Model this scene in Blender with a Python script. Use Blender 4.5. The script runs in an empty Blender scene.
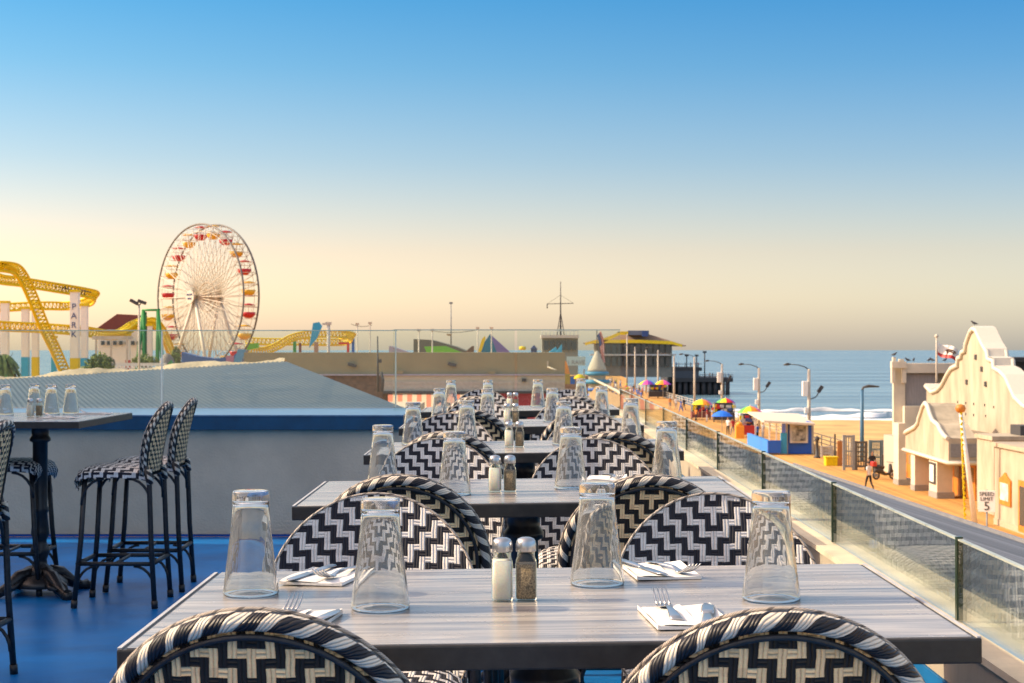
import bpy, bmesh, math, random
from mathutils import Vector, Matrix, Euler
random.seed(7)
R = math.radians
scene = bpy.context.scene
col = scene.collection
FPX = 1629.0
CAMZ = 1.43
# ---------------------------------------------------------------- camera
cd = bpy.data.cameras.new('camera'); cam = bpy.data.objects.new('camera', cd); col.objects.link(cam)
cam.location = (0, 0, CAMZ); cam.rotation_euler = (R(90), 0, 0)
cd.sensor_width = 36; cd.lens = FPX / 1024 * 36; cd.shift_y = 8.5 / 1024
cd.clip_start = 0.05; cd.clip_end = 120000
cd.dof.use_dof = True; cd.dof.focus_distance = 3.3; cd.dof.aperture_fstop = 20
scene.camera = cam
# ---------------------------------------------------------------- world and sun
SUN = Vector((-0.26, 0.018, 0.165)).normalized()
elev = math.asin(SUN.z); azim = math.atan2(SUN.x, SUN.y)
w = bpy.data.worlds.new("World"); scene.world = w; w.use_nodes = True
nt = w.node_tree; nt.nodes.clear()
N = nt.nodes.new; L = nt.links.new
out = N('ShaderNodeOutputWorld'); bg = N('ShaderNodeBackground'); sky = N('ShaderNodeTexSky')
sky.sky_type = 'NISHITA'; sky.sun_disc = False; sky.sun_elevation = elev; sky.sun_rotation = azim
sky.air_density = 1.0; sky.dust_density = 1.0; sky.ozone_density = 2.0; sky.altitude = 0
tc = N('ShaderNodeTexCoord'); sp = N('ShaderNodeSeparateXYZ'); L(tc.outputs['Generated'], sp.inputs[0])
rmp = N('ShaderNodeValToRGB'); L(sp.outputs['Z'], rmp.inputs[0])
SKYTINT = [(0.0, (.74, .66, .66)), (0.03, (.78, .645, .565)), (0.06, (.72, .56, .475)), (0.115, (.43, .475, .495)), (0.17, (.23, .42, .51)), (0.22, (.115, .375, .52)), (0.33, (1.35, 1.08, .85)), (1.0, (3.0, 1.85, 1.1))]
cr = rmp.color_ramp
while len(cr.elements) < len(SKYTINT): cr.elements.new(0.5)
for e, (p, c) in zip(cr.elements, SKYTINT): e.position = p; e.color = (*c, 1)
mx = N('ShaderNodeMix'); mx.data_type = 'RGBA'; mx.blend_type = 'MULTIPLY'; mx.inputs[0].default_value = 1.0
rx = N('ShaderNodeValToRGB'); mrx = N('ShaderNodeMapRange'); mrx.inputs[1].default_value = -.32; mrx.inputs[2].default_value = .32; L(sp.outputs['X'], mrx.inputs[0]); L(mrx.outputs[0], rx.inputs[0])
rx.color_ramp.elements[0].color = (1.22, 1.08, 1.0, 1); rx.color_ramp.elements[1].color = (.83, .875, .94, 1)
mx2 = N('ShaderNodeMix'); mx2.data_type = 'RGBA'; mx2.blend_type = 'MULTIPLY'; mx2.inputs[0].default_value = 1.0
L(sky.outputs[0], mx.inputs[6]); L(rmp.outputs[0], mx.inputs[7]); L(mx.outputs[2], mx2.inputs[6]); L(rx.outputs[0], mx2.inputs[7]); L(mx2.outputs[2], bg.inputs[0])
bg.inputs[1].default_value = 0.15
L(bg.outputs[0], out.inputs[0])
sl = bpy.data.lights.new('sun', 'SUN'); sl.energy = 2.6; sl.angle = R(0.6); sl.color = (1.0, .83, .58)
so = bpy.data.objects.new('sun', sl); col.objects.link(so); so.rotation_euler = SUN.to_track_quat('Z', 'Y').to_euler()
so.location = (0, 0, 50)
scene.view_settings.view_transform = 'Standard'; scene.view_settings.look = 'None'
scene.view_settings.exposure = 1.08; scene.view_settings.gamma = 1
scene.render.engine = 'CYCLES'
cy = scene.cycles; cy.max_bounces = 12; cy.transmission_bounces = 12; cy.transparent_max_bounces = 24; cy.glossy_bounces = 5; cy.diffuse_bounces = 3
cy.sample_clamp_indirect = 4; cy.use_denoising = True; cy.caustics_reflective = False; cy.caustics_refractive = False

# ---------------------------------------------------------------- helpers
def PX(px, py, fd):
    return Vector(((px - 512) / fd, FPX / fd, CAMZ - (py - 350) / fd))
def tag(o, label=None, cat=None, group=None, kind=None):
    if label: o['label'] = label
    if cat: o['category'] = cat
    if group: o['group'] = group
    if kind: o['kind'] = kind
    return o
def empty(name, loc, rz=0, label=None, cat=None, group=None):
    o = bpy.data.objects.new(name, None); col.objects.link(o)
    o.location = loc; o.rotation_euler = (0, 0, rz); o.empty_display_size = .1
    return tag(o, label, cat, group)
def copy_tree(o, parent=None):
    c = o.copy(); col.objects.link(c); c.parent = parent
    for ch in list(o.children): copy_tree(ch, c)
    return c
class MB:
    def __init__(s):
        s.bm = bmesh.new(); s.uv = s.bm.loops.layers.uv.new('UVMap')
    def _m(s, faces, mi, smooth=False):
        for f in faces: f.material_index = mi; f.smooth = smooth
    def box(s, c, size, mi=0, rot=None, bev=0, taper=None):
        m = Matrix.Translation(Vector(c)) @ (rot.to_matrix().to_4x4() if rot else Matrix.Identity(4)) @ Matrix.Diagonal((*size, 1))
        g = bmesh.ops.create_cube(s.bm, size=1.0, matrix=m)
        vs = g['verts']; fs = set(f for v in vs for f in v.link_faces)
        s._m(fs, mi)
        if bev:
            es = set(e for v in vs for e in v.link_edges)
            r = bmesh.ops.bevel(s.bm, geom=list(es), offset=bev, segments=2, affect='EDGES', profile=.6)
            s._m(r['faces'], mi)
        return s
    def b2(s, a, b, mi=0, bev=0):
        c = [(a[i] + b[i]) / 2 for i in range(3)]; z = [abs(b[i] - a[i]) for i in range(3)]
        return s.box(c, z, mi, bev=bev)
    def tube(s, pts, r, seg=8, mi=0, caps=True, closed=False, smooth=True, flat=1.0):
        pts = [Vector(p) for p in pts]; n = len(pts)
        rr = r if isinstance(r, (list, tuple)) else [r] * n
        rings = []; prev = None; S = 0; ss = []
        for i, p in enumerate(pts):
            if closed: t = pts[(i + 1) % n] - pts[i - 1]
            else: t = pts[min(i + 1, n - 1)] - pts[max(i - 1, 0)]
            t.normalize()
            if prev is None:
                up = Vector((0, 0, 1)) if abs(t.z) < .9 else Vector((0, 1, 0))
                u = t.cross(up).normalized()
            else:
                u = (prev - t * prev.dot(t)).normalized()
            prev = u; v = t.cross(u)
            if i: S += (p - pts[i - 1]).length
            ss.append(S)
            rings.append([s.bm.verts.new(p + (u * math.cos(a) * flat + v * math.sin(a)) * rr[i]) for a in [2 * math.pi * k / seg for k in range(seg)]])
        fs = []
        m = n if closed else n - 1
        for i in range(m):
            a, b = rings[i], rings[(i + 1) % n]
            s0 = ss[i]; s1 = ss[i + 1] if i + 1 < n else ss[i] + (pts[0] - pts[-1]).length
            for k in range(seg):
                f = s.bm.faces.new((a[k], a[(k + 1) % seg], b[(k + 1) % seg], b[k]))
                for lp, uv in zip(f.loops, ((s0, k / seg), (s0, (k + 1) / seg), (s1, (k + 1) / seg), (s1, k / seg))): lp[s.uv].uv = uv
                fs.append(f)
        s._m(fs, mi, smooth)
        if caps and not closed:
            s._m([s.bm.faces.new(list(reversed(rings[0]))), s.bm.faces.new(rings[-1])], mi)
        return s
    def rod(s, a, b, r, r2=None, seg=6, mi=0):
        return s.tube([a, b], [r, r if r2 is None else r2], seg, mi)
    def lathe(s, prof, seg=16, c=(0, 0, 0), mi=0, smooth=True, scale=(1, 1), closed=False, mis=None):
        c = Vector(c); rings = []
        for (r, z) in prof:
            if r < 1e-6: rings.append([s.bm.verts.new(c + Vector((0, 0, z)))])
            else: rings.append([s.bm.verts.new(c + Vector((math.cos(2 * math.pi * k / seg) * r * scale[0], math.sin(2 * math.pi * k / seg) * r * scale[1], z))) for k in range(seg)])
        pairs = list(zip(rings, rings[1:])) + ([(rings[-1], rings[0])] if closed else [])
        for ii, (a, b) in enumerate(pairs):
            for k in range(seg):
                k2 = (k + 1) % seg
                if len(a) == 1 and len(b) == 1: continue
                if len(a) == 1: f = s.bm.faces.new((a[0], b[k2], b[k]))
                elif len(b) == 1: f = s.bm.faces.new((a[k], a[k2], b[0]))
                else: f = s.bm.faces.new((a[k], a[k2], b[k2], b[k]))
                mm = mi
                if mis: mm = mis[k % len(mis)]
                s._m([f], mm, smooth)
        return s
    def prism(s, poly, ext, mi=0, side=None):
        """poly: list of 3D points (planar), ext: extrusion vector"""
        e = Vector(ext); a = [s.bm.verts.new(Vector(p)) for p in poly]; b = [s.bm.verts.new(Vector(p) + e) for p in poly]
        f1 = s.bm.faces.new(a); f2 = s.bm.faces.new(list(reversed(b)))
        s._m([f1, f2], mi); n = len(a); sf = []
        for i in range(n): sf.append(s.bm.faces.new((a[i], b[i], b[(i + 1) % n], a[(i + 1) % n])))
        s._m(sf, mi if side is None else side)
        return s
    def quad(s, pts, mi=0):
        f = s.bm.faces.new([s.bm.verts.new(Vector(p)) for p in pts]); s._m([f], mi); return s
    def grid(s, fn, nu, nv, mi=0, uvfn=None, flip=False, smooth=True):
        vs = [[s.bm.verts.new(fn(i / nu, j / nv)) for j in range(nv + 1)] for i in range(nu + 1)]
        for i in range(nu):
            for j in range(nv):
                q = [(i, j), (i + 1, j), (i + 1, j + 1), (i, j + 1)]
                if flip: q.reverse()
                f = s.bm.faces.new([vs[a][b] for a, b in q]); s._m([f], mi, smooth)
                if uvfn:
                    for lp, (a, b) in zip(f.loops, q): lp[s.uv].uv = uvfn(a / nu, b / nv)
        return s
    def build(s, name, mats, parent=None, recalc=True, weld=False):
        if weld: bmesh.ops.remove_doubles(s.bm, verts=s.bm.verts, dist=1e-5)
        if recalc: bmesh.ops.recalc_face_normals(s.bm, faces=s.bm.faces)
        me = bpy.data.meshes.new(name); s.bm.to_mesh(me); s.bm.free()
        if not isinstance(mats, (list, tuple)): mats = [mats]
        for m in mats: me.materials.append(m)
        o = bpy.data.objects.new(name, me); col.objects.link(o)
        if parent: o.parent = parent
        return o

# ---------------------------------------------------------------- materials
MATS = {}
def mat(name, c, rough=.6, metal=0, var=.12, scale=8, bump=0, bscale=None, stretch=(1, 1, 1), coat=0, emis=None, spec=.5, c2=None, vscale=None):
    if name in MATS: return MATS[name]
    m = bpy.data.materials.new(name); m.use_nodes = True; nt = m.node_tree; n = nt.nodes; l = nt.links
    b = n['Principled BSDF']; b.inputs['Roughness'].default_value = rough; b.inputs['Metallic'].default_value = metal
    b.inputs['Specular IOR Level'].default_value = spec; b.inputs['Coat Weight'].default_value = coat
    tc = n.new('ShaderNodeTexCoord'); mp = n.new('ShaderNodeMapping'); mp.inputs['Scale'].default_value = stretch
    l.new(tc.outputs['Object'], mp.inputs[0])
    nz = n.new('ShaderNodeTexNoise'); nz.inputs['Scale'].default_value = scale; nz.inputs['Detail'].default_value = 5; nz.inputs['Roughness'].default_value = .65
    l.new(mp.outputs[0], nz.inputs[0])
    r = n.new('ShaderNodeValToRGB'); l.new(nz.outputs[0], r.inputs[0])
    a = [max(0, x * (1 - var * 1.6)) for x in c]; bb = c2 if c2 else [min(1, x * (1 + var)) for x in c]
    r.color_ramp.elements[0].position = .3; r.color_ramp.elements[0].color = (*a, 1)
    r.color_ramp.elements[1].position = .7; r.color_ramp.elements[1].color = (*bb, 1)
    l.new(r.outputs[0], b.inputs['Base Color'])
    if metal < .5: l.new(mnode(n, l, 'ADD', mnode(n, l, 'MULTIPLY', nz.outputs[0], .3), max(.02, rough - .15)), b.inputs['Roughness'])
    if bump:
        nb = n.new('ShaderNodeTexNoise'); nb.inputs['Scale'].default_value = bscale or scale * 6; nb.inputs['Detail'].default_value = 6
        l.new(mp.outputs[0], nb.inputs[0])
        bp = n.new('ShaderNodeBump'); bp.inputs['Strength'].default_value = bump; bp.inputs['Distance'].default_value = .01
        l.new(nb.outputs[0], bp.inputs['Height']); l.new(bp.outputs[0], b.inputs['Normal'])
    MATS[name] = m
    return m
def mnode(n, l, op, a, b=None, c=None):
    x = n.new('ShaderNodeMath'); x.operation = op
    for i, v in enumerate((a, b, c)):
        if v is None: continue
        if isinstance(v, (int, float)): x.inputs[i].default_value = v
        else: l.new(v, x.inputs[i])
    return x.outputs[0]
def weave_mat(name, white, black, cell=.0127, rough=.55, rot=False):
    m = bpy.data.materials.new(name); m.use_nodes = True; n = m.node_tree.nodes; l = m.node_tree.links
    b = n['Principled BSDF']; b.inputs['Roughness'].default_value = rough; b.inputs['Specular IOR Level'].default_value = .35
    uv = n.new('ShaderNodeUVMap'); uv.uv_map = 'UVMap'
    # slight hand-woven wobble
    nz = n.new('ShaderNodeTexNoise'); nz.inputs['Scale'].default_value = 22; nz.inputs['Detail'].default_value = 2
    l.new(uv.outputs[0], nz.inputs[0])
    sx = n.new('ShaderNodeSeparateXYZ'); l.new(uv.outputs[0], sx.inputs[0])
    wob = mnode(n, l, 'MULTIPLY', mnode(n, l, 'SUBTRACT', nz.outputs[0], .5), .006)
    U = mnode(n, l, 'ADD', sx.outputs[0], wob); V = mnode(n, l, 'SUBTRACT', mnode(n, l, 'MULTIPLY', sx.outputs[1], -1), wob)
    u = mnode(n, l, 'ADD', mnode(n, l, 'DIVIDE', U, cell), .5); v = mnode(n, l, 'DIVIDE', V, cell)
    iu = mnode(n, l, 'FLOOR', u); iv = mnode(n, l, 'FLOOR', v)
    fu = mnode(n, l, 'FRACT', u); fv = mnode(n, l, 'FRACT', v)
    a1 = mnode(n, l, 'ADD', mnode(n, l, 'ABSOLUTE', iu), 1.01)
    pp = mnode(n, l, 'FLOOR', mnode(n, l, 'DIVIDE', a1, 2)); rr = mnode(n, l, 'FLOORED_MODULO', mnode(n, l, 'FLOOR', a1), 2)
    rr = mnode(n, l, 'GREATER_THAN', rr, .5)
    q = mnode(n, l, 'FLOORED_MODULO', mnode(n, l, 'ADD', mnode(n, l, 'ADD', iv, mnode(n, l, 'MULTIPLY', pp, 2)), .01), 4)
    isb = mnode(n, l, 'GREATER_THAN', q, 2.5)                    # in a long column only the fourth cell is dark
    isc = mnode(n, l, 'MULTIPLY', mnode(n, l, 'GREATER_THAN', q, 1.5), mnode(n, l, 'LESS_THAN', q, 2.5))
    isw = mnode(n, l, 'ADD', mnode(n, l, 'MULTIPLY', rr, mnode(n, l, 'SUBTRACT', 1, isb)), mnode(n, l, 'MULTIPLY', mnode(n, l, 'SUBTRACT', 1, rr), isc))
    hor = mnode(n, l, 'ADD', mnode(n, l, 'MULTIPLY', rr, isb), mnode(n, l, 'MULTIPLY', mnode(n, l, 'SUBTRACT', 1, rr), isc))
    cross = mnode(n, l, 'ADD', mnode(n, l, 'MULTIPLY', fv, hor), mnode(n, l, 'MULTIPLY', fu, mnode(n, l, 'SUBTRACT', 1, hor)))
    ridge = mnode(n, l, 'POWER', mnode(n, l, 'ABSOLUTE', mnode(n, l, 'SINE', mnode(n, l, 'MULTIPLY', cross, 2 * math.pi))), .6)
    mixc = n.new('ShaderNodeMix'); mixc.data_type = 'RGBA'; l.new(isw, mixc.inputs[0])
    mixc.inputs[6].default_value = (*black, 1); mixc.inputs[7].default_value = (*white, 1)
    n2 = n.new('ShaderNodeTexNoise'); n2.inputs['Scale'].default_value = 300; n2.inputs['Detail'].default_value = 3; l.new(uv.outputs[0], n2.inputs[0])
    n3 = n.new('ShaderNodeTexWhiteNoise'); n3.noise_dimensions = '2D'
    cv = n.new('ShaderNodeCombineXYZ'); l.new(iu, cv.inputs[0]); l.new(iv, cv.inputs[1]); l.new(cv.outputs[0], n3.inputs['Vector'])
    f = mnode(n, l, 'ADD', mnode(n, l, 'MULTIPLY', n2.outputs[0], .5), mnode(n, l, 'MULTIPLY', n3.outputs[0], .22))
    f = mnode(n, l, 'ADD', f, .62)
    oi = n.new('ShaderNodeObjectInfo'); f = mnode(n, l, 'MULTIPLY', f, mnode(n, l, 'ADD', mnode(n, l, 'MULTIPLY', oi.outputs['Random'], .22), .9))
    nl = n.new('ShaderNodeTexNoise'); nl.inputs['Scale'].default_value = 9; l.new(uv.outputs[0], nl.inputs[0]); f = mnode(n, l, 'MULTIPLY', f, mnode(n, l, 'ADD', mnode(n, l, 'MULTIPLY', nl.outputs[0], .4), .8))
    gap = mnode(n, l, 'ADD', mnode(n, l, 'MULTIPLY', mnode(n, l, 'MINIMUM', mnode(n, l, 'MULTIPLY', ridge, 2.0), 1), .55), .45)  # grooves between canes darkened in the colour, as occlusion shade
    f = mnode(n, l, 'MULTIPLY', f, gap)
    vm = n.new('ShaderNodeVectorMath'); vm.operation = 'SCALE'; l.new(mixc.outputs[2], vm.inputs[0]); l.new(f, vm.inputs['Scale'])
    l.new(vm.outputs[0], b.inputs['Base Color'])
    bp = n.new('ShaderNodeBump'); bp.inputs['Strength'].default_value = .9; bp.inputs['Distance'].default_value = .0022
    l.new(ridge, bp.inputs['Height']); l.new(bp.outputs[0], b.inputs['Normal'])
    MATS[name] = m
    return m
def wrap_mat(name, white, black, pitch=.043, duty=.42, twist=1.6):
    m = bpy.data.materials.new(name); m.use_nodes = True; n = m.node_tree.nodes; l = m.node_tree.links
    b = n['Principled BSDF']; b.inputs['Roughness'].default_value = .42
    uv = n.new('ShaderNodeUVMap'); uv.uv_map = 'UVMap'; sx = n.new('ShaderNodeSeparateXYZ'); l.new(uv.outputs[0], sx.inputs[0])
    nz = n.new('ShaderNodeTexNoise'); nz.inputs['Scale'].default_value = 14; nz.noise_dimensions = '1D'; l.new(sx.outputs[0], nz.inputs['W'])
    ph = mnode(n, l, 'ADD', mnode(n, l, 'DIVIDE', sx.outputs[0], pitch), mnode(n, l, 'MULTIPLY', sx.outputs[1], twist))
    ph = mnode(n, l, 'ADD', ph, mnode(n, l, 'MULTIPLY', nz.outputs[0], .8))
    fr = mnode(n, l, 'FRACT', ph); isw = mnode(n, l, 'LESS_THAN', fr, mnode(n, l, 'ADD', mnode(n, l, 'MULTIPLY', nz.outputs[0], .5), duty - .25))
    st = mnode(n, l, 'ABSOLUTE', mnode(n, l, 'SINE', mnode(n, l, 'MULTIPLY', ph, math.pi * 7)))
    st = mnode(n, l, 'POWER', st, .5)
    mixc = n.new('ShaderNodeMix'); mixc.data_type = 'RGBA'; l.new(isw, mixc.inputs[0])
    mixc.inputs[6].default_value = (*black, 1); mixc.inputs[7].default_value = (*white, 1)
    n2 = n.new('ShaderNodeTexNoise'); n2.inputs['Scale'].default_value = 260; l.new(uv.outputs[0], n2.inputs[0])
    f = mnode(n, l, 'MULTIPLY', mnode(n, l, 'ADD', mnode(n, l, 'MULTIPLY', st, .4), .6), mnode(n, l, 'ADD', mnode(n, l, 'MULTIPLY', n2.outputs[0], .5), .75))
    vm = n.new('ShaderNodeVectorMath'); vm.operation = 'SCALE'; l.new(mixc.outputs[2], vm.inputs[0]); l.new(f, vm.inputs['Scale'])
    l.new(vm.outputs[0], b.inputs['Base Color'])
    bp = n.new('ShaderNodeBump'); bp.inputs['Strength'].default_value = .9; bp.inputs['Distance'].default_value = .002
    l.new(st, bp.inputs['Height']); l.new(bp.outputs[0], b.inputs['Normal'])
    MATS[name] = m; return m
WV_F = weave_mat('woven cane pale', (.74, .71, .68), (.012, .013, .024))
WV_R = weave_mat('woven cane bounce lit', (1.0, .68, .36), (.02, .016, .013))  # rear weave: warm bounce light off the tables put into the cane colour
WRAP = wrap_mat('wrapped cane rim', (.78, .70, .58), (.013, .013, .020))
BLACK = mat('black lacquer', (.012, .013, .016), .35, bump=.1, c2=(.03, .03, .034))
def table_mat():
    m = bpy.data.materials.new('grey wood laminate'); m.use_nodes = True; n = m.node_tree.nodes; l = m.node_tree.links
    b = n['Principled BSDF']; b.inputs['Roughness'].default_value = .24; b.inputs['Specular IOR Level'].default_value = .6
    tc = n.new('ShaderNodeTexCoord'); mp = n.new('ShaderNodeMapping'); mp.inputs['Scale'].default_value = (.7, 12, 1); l.new(tc.outputs['Object'], mp.inputs[0])
    oi = n.new('ShaderNodeObjectInfo'); l.new(mnode(n, l, 'MULTIPLY', oi.outputs['Random'], 20), mp.inputs['Location'])
    a = n.new('ShaderNodeTexNoise'); a.inputs['Scale'].default_value = 2.2; a.inputs['Detail'].default_value = 7; a.inputs['Roughness'].default_value = .6; a.inputs['Distortion'].default_value = 1.1
    l.new(mp.outputs[0], a.inputs[0])
    r = n.new('ShaderNodeValToRGB'); l.new(a.outputs[0], r.inputs[0]); cr = r.color_ramp
    cr.elements[0].position = .30; cr.elements[0].color = (.12, .12, .13, 1)
    cr.elements[1].position = .72; cr.elements[1].color = (.58, .53, .46, 1)
    e = cr.elements.new(.5); e.color = (.33, .31, .29, 1)
    l.new(r.outputs[0], b.inputs['Base Color'])
    bp = n.new('ShaderNodeBump'); bp.inputs['Strength'].default_value = .12; bp.inputs['Distance'].default_value = .003
    l.new(a.outputs[0], bp.inputs['Height']); l.new(bp.outputs[0], b.inputs['Normal'])
    wn = n.new('ShaderNodeTexNoise'); wn.inputs['Scale'].default_value = 9; wn.inputs['Detail'].default_value = 5; l.new(tc.outputs['Object'], wn.inputs[0])
    l.new(mnode(n, l, 'ADD', mnode(n, l, 'MULTIPLY', wn.outputs[0], .3), .10), b.inputs['Roughness'])
    return m
TABLE = table_mat()
EDGE = mat('dark table edge', (.028, .026, .025), .45, var=.3, scale=30)
LIGHTLINE = mat('pale edge line', (.5, .5, .5), .4)
STEEL = mat('stainless steel', (.55, .55, .56), .28, metal=1, var=.05)
WHITE = mat('white paint', (.8, .78, .74), .5, var=.06)
CREAM = mat('cream stucco', (.44, .385, .29), .85, var=.20, scale=.9, bump=.35, bscale=30, stretch=(1, 1, .35))
NAPKIN = mat('white paper napkin', (.82, .81, .79), .9, var=.03, bump=.3, bscale=60)
def glass_mat(name, tint=(1, 1, 1), ior=1.47, dust_glare=.06, rough=0.0, bump=.0):
    m = bpy.data.materials.new(name); m.use_nodes = True; n = m.node_tree.nodes; l = m.node_tree.links
    for x in list(n): n.remove(x)
    o = n.new('ShaderNodeOutputMaterial'); g = n.new('ShaderNodeBsdfGlass'); g.inputs['Color'].default_value = (*tint, 1); g.inputs['IOR'].default_value = ior; g.inputs['Roughness'].default_value = rough
    d = n.new('ShaderNodeBsdfDiffuse'); d.inputs[0].default_value = (.85, .87, .86, 1)
    mx = n.new('ShaderNodeMixShader'); 
    tc = n.new('ShaderNodeTexCoord'); nz = n.new('ShaderNodeTexNoise'); nz.inputs['Scale'].default_value = 26; nz.inputs['Detail'].default_value = 4; l.new(tc.outputs['Object'], nz.inputs[0])
    l.new(mnode(n, l, 'MULTIPLY', nz.outputs[0], dust_glare * 2), mx.inputs[0])  # white diffuse mixed in for dust and for sun glare on the glasses
    l.new(g.outputs[0], mx.inputs[1]); l.new(d.outputs[0], mx.inputs[2]); l.new(mx.outputs[0], o.inputs[0])
    if bump:
        bp = n.new('ShaderNodeBump'); bp.inputs['Strength'].default_value = bump; bp.inputs['Distance'].default_value = .002
        nb = n.new('ShaderNodeTexNoise'); nb.inputs['Scale'].default_value = 30; nb.inputs['Detail'].default_value = 1; l.new(tc.outputs['Object'], nb.inputs[0])
        l.new(nb.outputs[0], bp.inputs['Height']); l.new(bp.outputs[0], g.inputs['Normal'])
    MATS[name] = m; return m
TUMBLER = glass_mat('tumbler glass', (.995, 1, 1), dust_glare=.10, bump=.5)
def pane_mat(name, tint, strength=1.0, dust_glare=.05):
    m = bpy.data.materials.new(name); m.use_nodes = True; n = m.node_tree.nodes; l = m.node_tree.links
    for x in list(n): n.remove(x)
    o = n.new('ShaderNodeOutputMaterial'); t = n.new('ShaderNodeBsdfTransparent'); t.inputs[0].default_value = (*tint, 1)
    g = n.new('ShaderNodeBsdfGlossy'); g.inputs['Roughness'].default_value = .01; g.inputs[0].default_value = (.95, 1, .98, 1)
    fr = n.new('ShaderNodeFresnel'); fr.inputs[0].default_value = 1.5
    m1 = n.new('ShaderNodeMixShader'); l.new(mnode(n, l, 'MULTIPLY', fr.outputs[0], strength), m1.inputs[0]); l.new(t.outputs[0], m1.inputs[1]); l.new(g.outputs[0], m1.inputs[2])
    d = n.new('ShaderNodeBsdfDiffuse'); d.inputs[0].default_value = (.7, .75, .72, 1)
    m2 = n.new('ShaderNodeMixShader'); m2.inputs[0].default_value = dust_glare; l.new(m1.outputs[0], m2.inputs[1]); l.new(d.outputs[0], m2.inputs[2])
    l.new(m2.outputs[0], o.inputs[0]); MATS[name] = m; return m
PANE = pane_mat('railing glass', (.975, .992, .985), .62, .004)
PANE2 = pane_mat('windscreen glass', (.93, .975, .95), .7, .03)
GLASS_EDGE = mat('dark green glass edge', (.02, .045, .025), .25)
def text(body, size, parent, loc, rot, m, extrude=.005, name='lettering', align='CENTER', spacing=1, line=1):
    c = bpy.data.curves.new(name, 'FONT'); c.body = body; c.size = size; c.align_x = align; c.align_y = 'CENTER'; c.extrude = extrude; c.space_line = line; c.space_character = spacing
    t_ = bpy.data.objects.new('lettering_tmp', c); col.objects.link(t_)
    me = bpy.data.meshes.new_from_object(t_.evaluated_get(bpy.context.evaluated_depsgraph_get())); bpy.data.objects.remove(t_)
    me.materials.clear(); me.materials.append(m); o = bpy.data.objects.new(name, me); col.objects.link(o); o.parent = parent; o.location = loc; o.rotation_euler = rot
    return o
# ---------------------------------------------------------------- setting: sea, beach, pier deck, terrace floor
PIERZ = CAMZ - 8.4; SEAZ = CAMZ - 14.5
def sea_mat():
    m = bpy.data.materials.new('sea water'); m.use_nodes = True; n = m.node_tree.nodes; l = m.node_tree.links
    b = n['Principled BSDF']; b.inputs['Roughness'].default_value = .22; b.inputs['Specular IOR Level'].default_value = .22
    tc = n.new('ShaderNodeTexCoord')
    def nz(sc, s, d=5):
        mp = n.new('ShaderNodeMapping'); mp.inputs['Scale'].default_value = sc; l.new(tc.outputs['Object'], mp.inputs[0])
        x = n.new('ShaderNodeTexNoise'); x.inputs['Scale'].default_value = s; x.inputs['Detail'].default_value = d; x.inputs['Roughness'].default_value = .6; l.new(mp.outputs[0], x.inputs[0]); return x.outputs[0]
    a = nz((.12, 1, 1), .035, 7); c = nz((.25, 1, 1), .5, 4)
    r = n.new('ShaderNodeValToRGB'); l.new(a, r.inputs[0])
    r.color_ramp.elements[0].position = .38; r.color_ramp.elements[0].color = (.045, .115, .18, 1)
    r.color_ramp.elements[1].position = .62; r.color_ramp.elements[1].color = (.17, .29, .36, 1)
    sp = n.new('ShaderNodeSeparateXYZ'); l.new(tc.outputs['Object'], sp.inputs[0])
    l.new(r.outputs[0], b.inputs['Base Color'])
    h = mnode(n, l, 'ADD', mnode(n, l, 'MULTIPLY', a, 3.0), mnode(n, l, 'MULTIPLY', c, .5))
    bp = n.new('ShaderNodeBump'); bp.inputs['Strength'].default_value = .55; bp.inputs['Distance'].default_value = 1.2
    l.new(h, bp.inputs['Height']); l.new(bp.outputs[0], b.inputs['Normal'])
    return m
m = MB(); m.quad([(-60000, 100, SEAZ), (60000, 100, SEAZ), (60000, 90000, SEAZ), (-60000, 90000, SEAZ)])
tag(m.build('sea', sea_mat()), 'calm blue sea with long low swells reaching the horizon', None, None, 'structure')
# beach: from under the pier to the shoreline at about 345 m
SAND = mat('golden sand', (.58, .38, .14), .95, var=.22, scale=.12, bump=.4, bscale=1.5)
def shore(x): return 338 + 5 * math.sin(x * .05) + 3 * math.sin(x * .13 + 1) + 2 * math.sin(x * .4)
m = MB()
m.grid(lambda u, v: Vector((-600 + 1400 * u, -200 + (shore(-600 + 1400 * u) + 6 + 200) * v, SEAZ + .9 - .85 * max(0, v - .8) * 5)), 220, 20)
tag(m.build('beach', SAND), 'golden sand beach in morning sun beside the pier', None, None, 'structure')
# surf: rolls of foam as a bumpy sheet above the water
FOAM = mat('sea foam', (.82, .84, .85), .8, var=.25, scale=.25, stretch=(.4, 1, 1), bump=.8, bscale=1.2)
rf = random.Random(3)
m = MB()
for (y0, wd, hh, x0, x1, ph) in ((338, 13, .5, 20, 260, 0), (356, 14, 1.1, 22, 260, 2), (384, 8, .9, 30, 250, 4)):
    n_ = 160
    def fn(u, v, y0=y0, wd=wd, hh=hh, x0=x0, x1=x1, ph=ph):
        x = x0 + (x1 - x0) * u
        ww = wd * (.55 + .3 * math.sin(x * .11 + ph) + .2 * math.sin(x * .31 + 2 * ph) + .1 * math.sin(x * .83))
        yy = y0 + 3 * math.sin(x * .045 + ph) + 1.5 * math.sin(x * .2 + ph) + (v - .5) * ww
        z = SEAZ + .05 + hh * math.sin(math.pi * v) * (.55 + .35 * math.sin(x * .23 + ph) + .2 * math.sin(x * .9 + ph))
        return Vector((x, yy, max(SEAZ - .05, z)))
    m.grid(fn, n_, 6)
tag(m.build('surf', FOAM), 'white foam of breaking waves along the beach', None, None, 'stuff')
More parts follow.
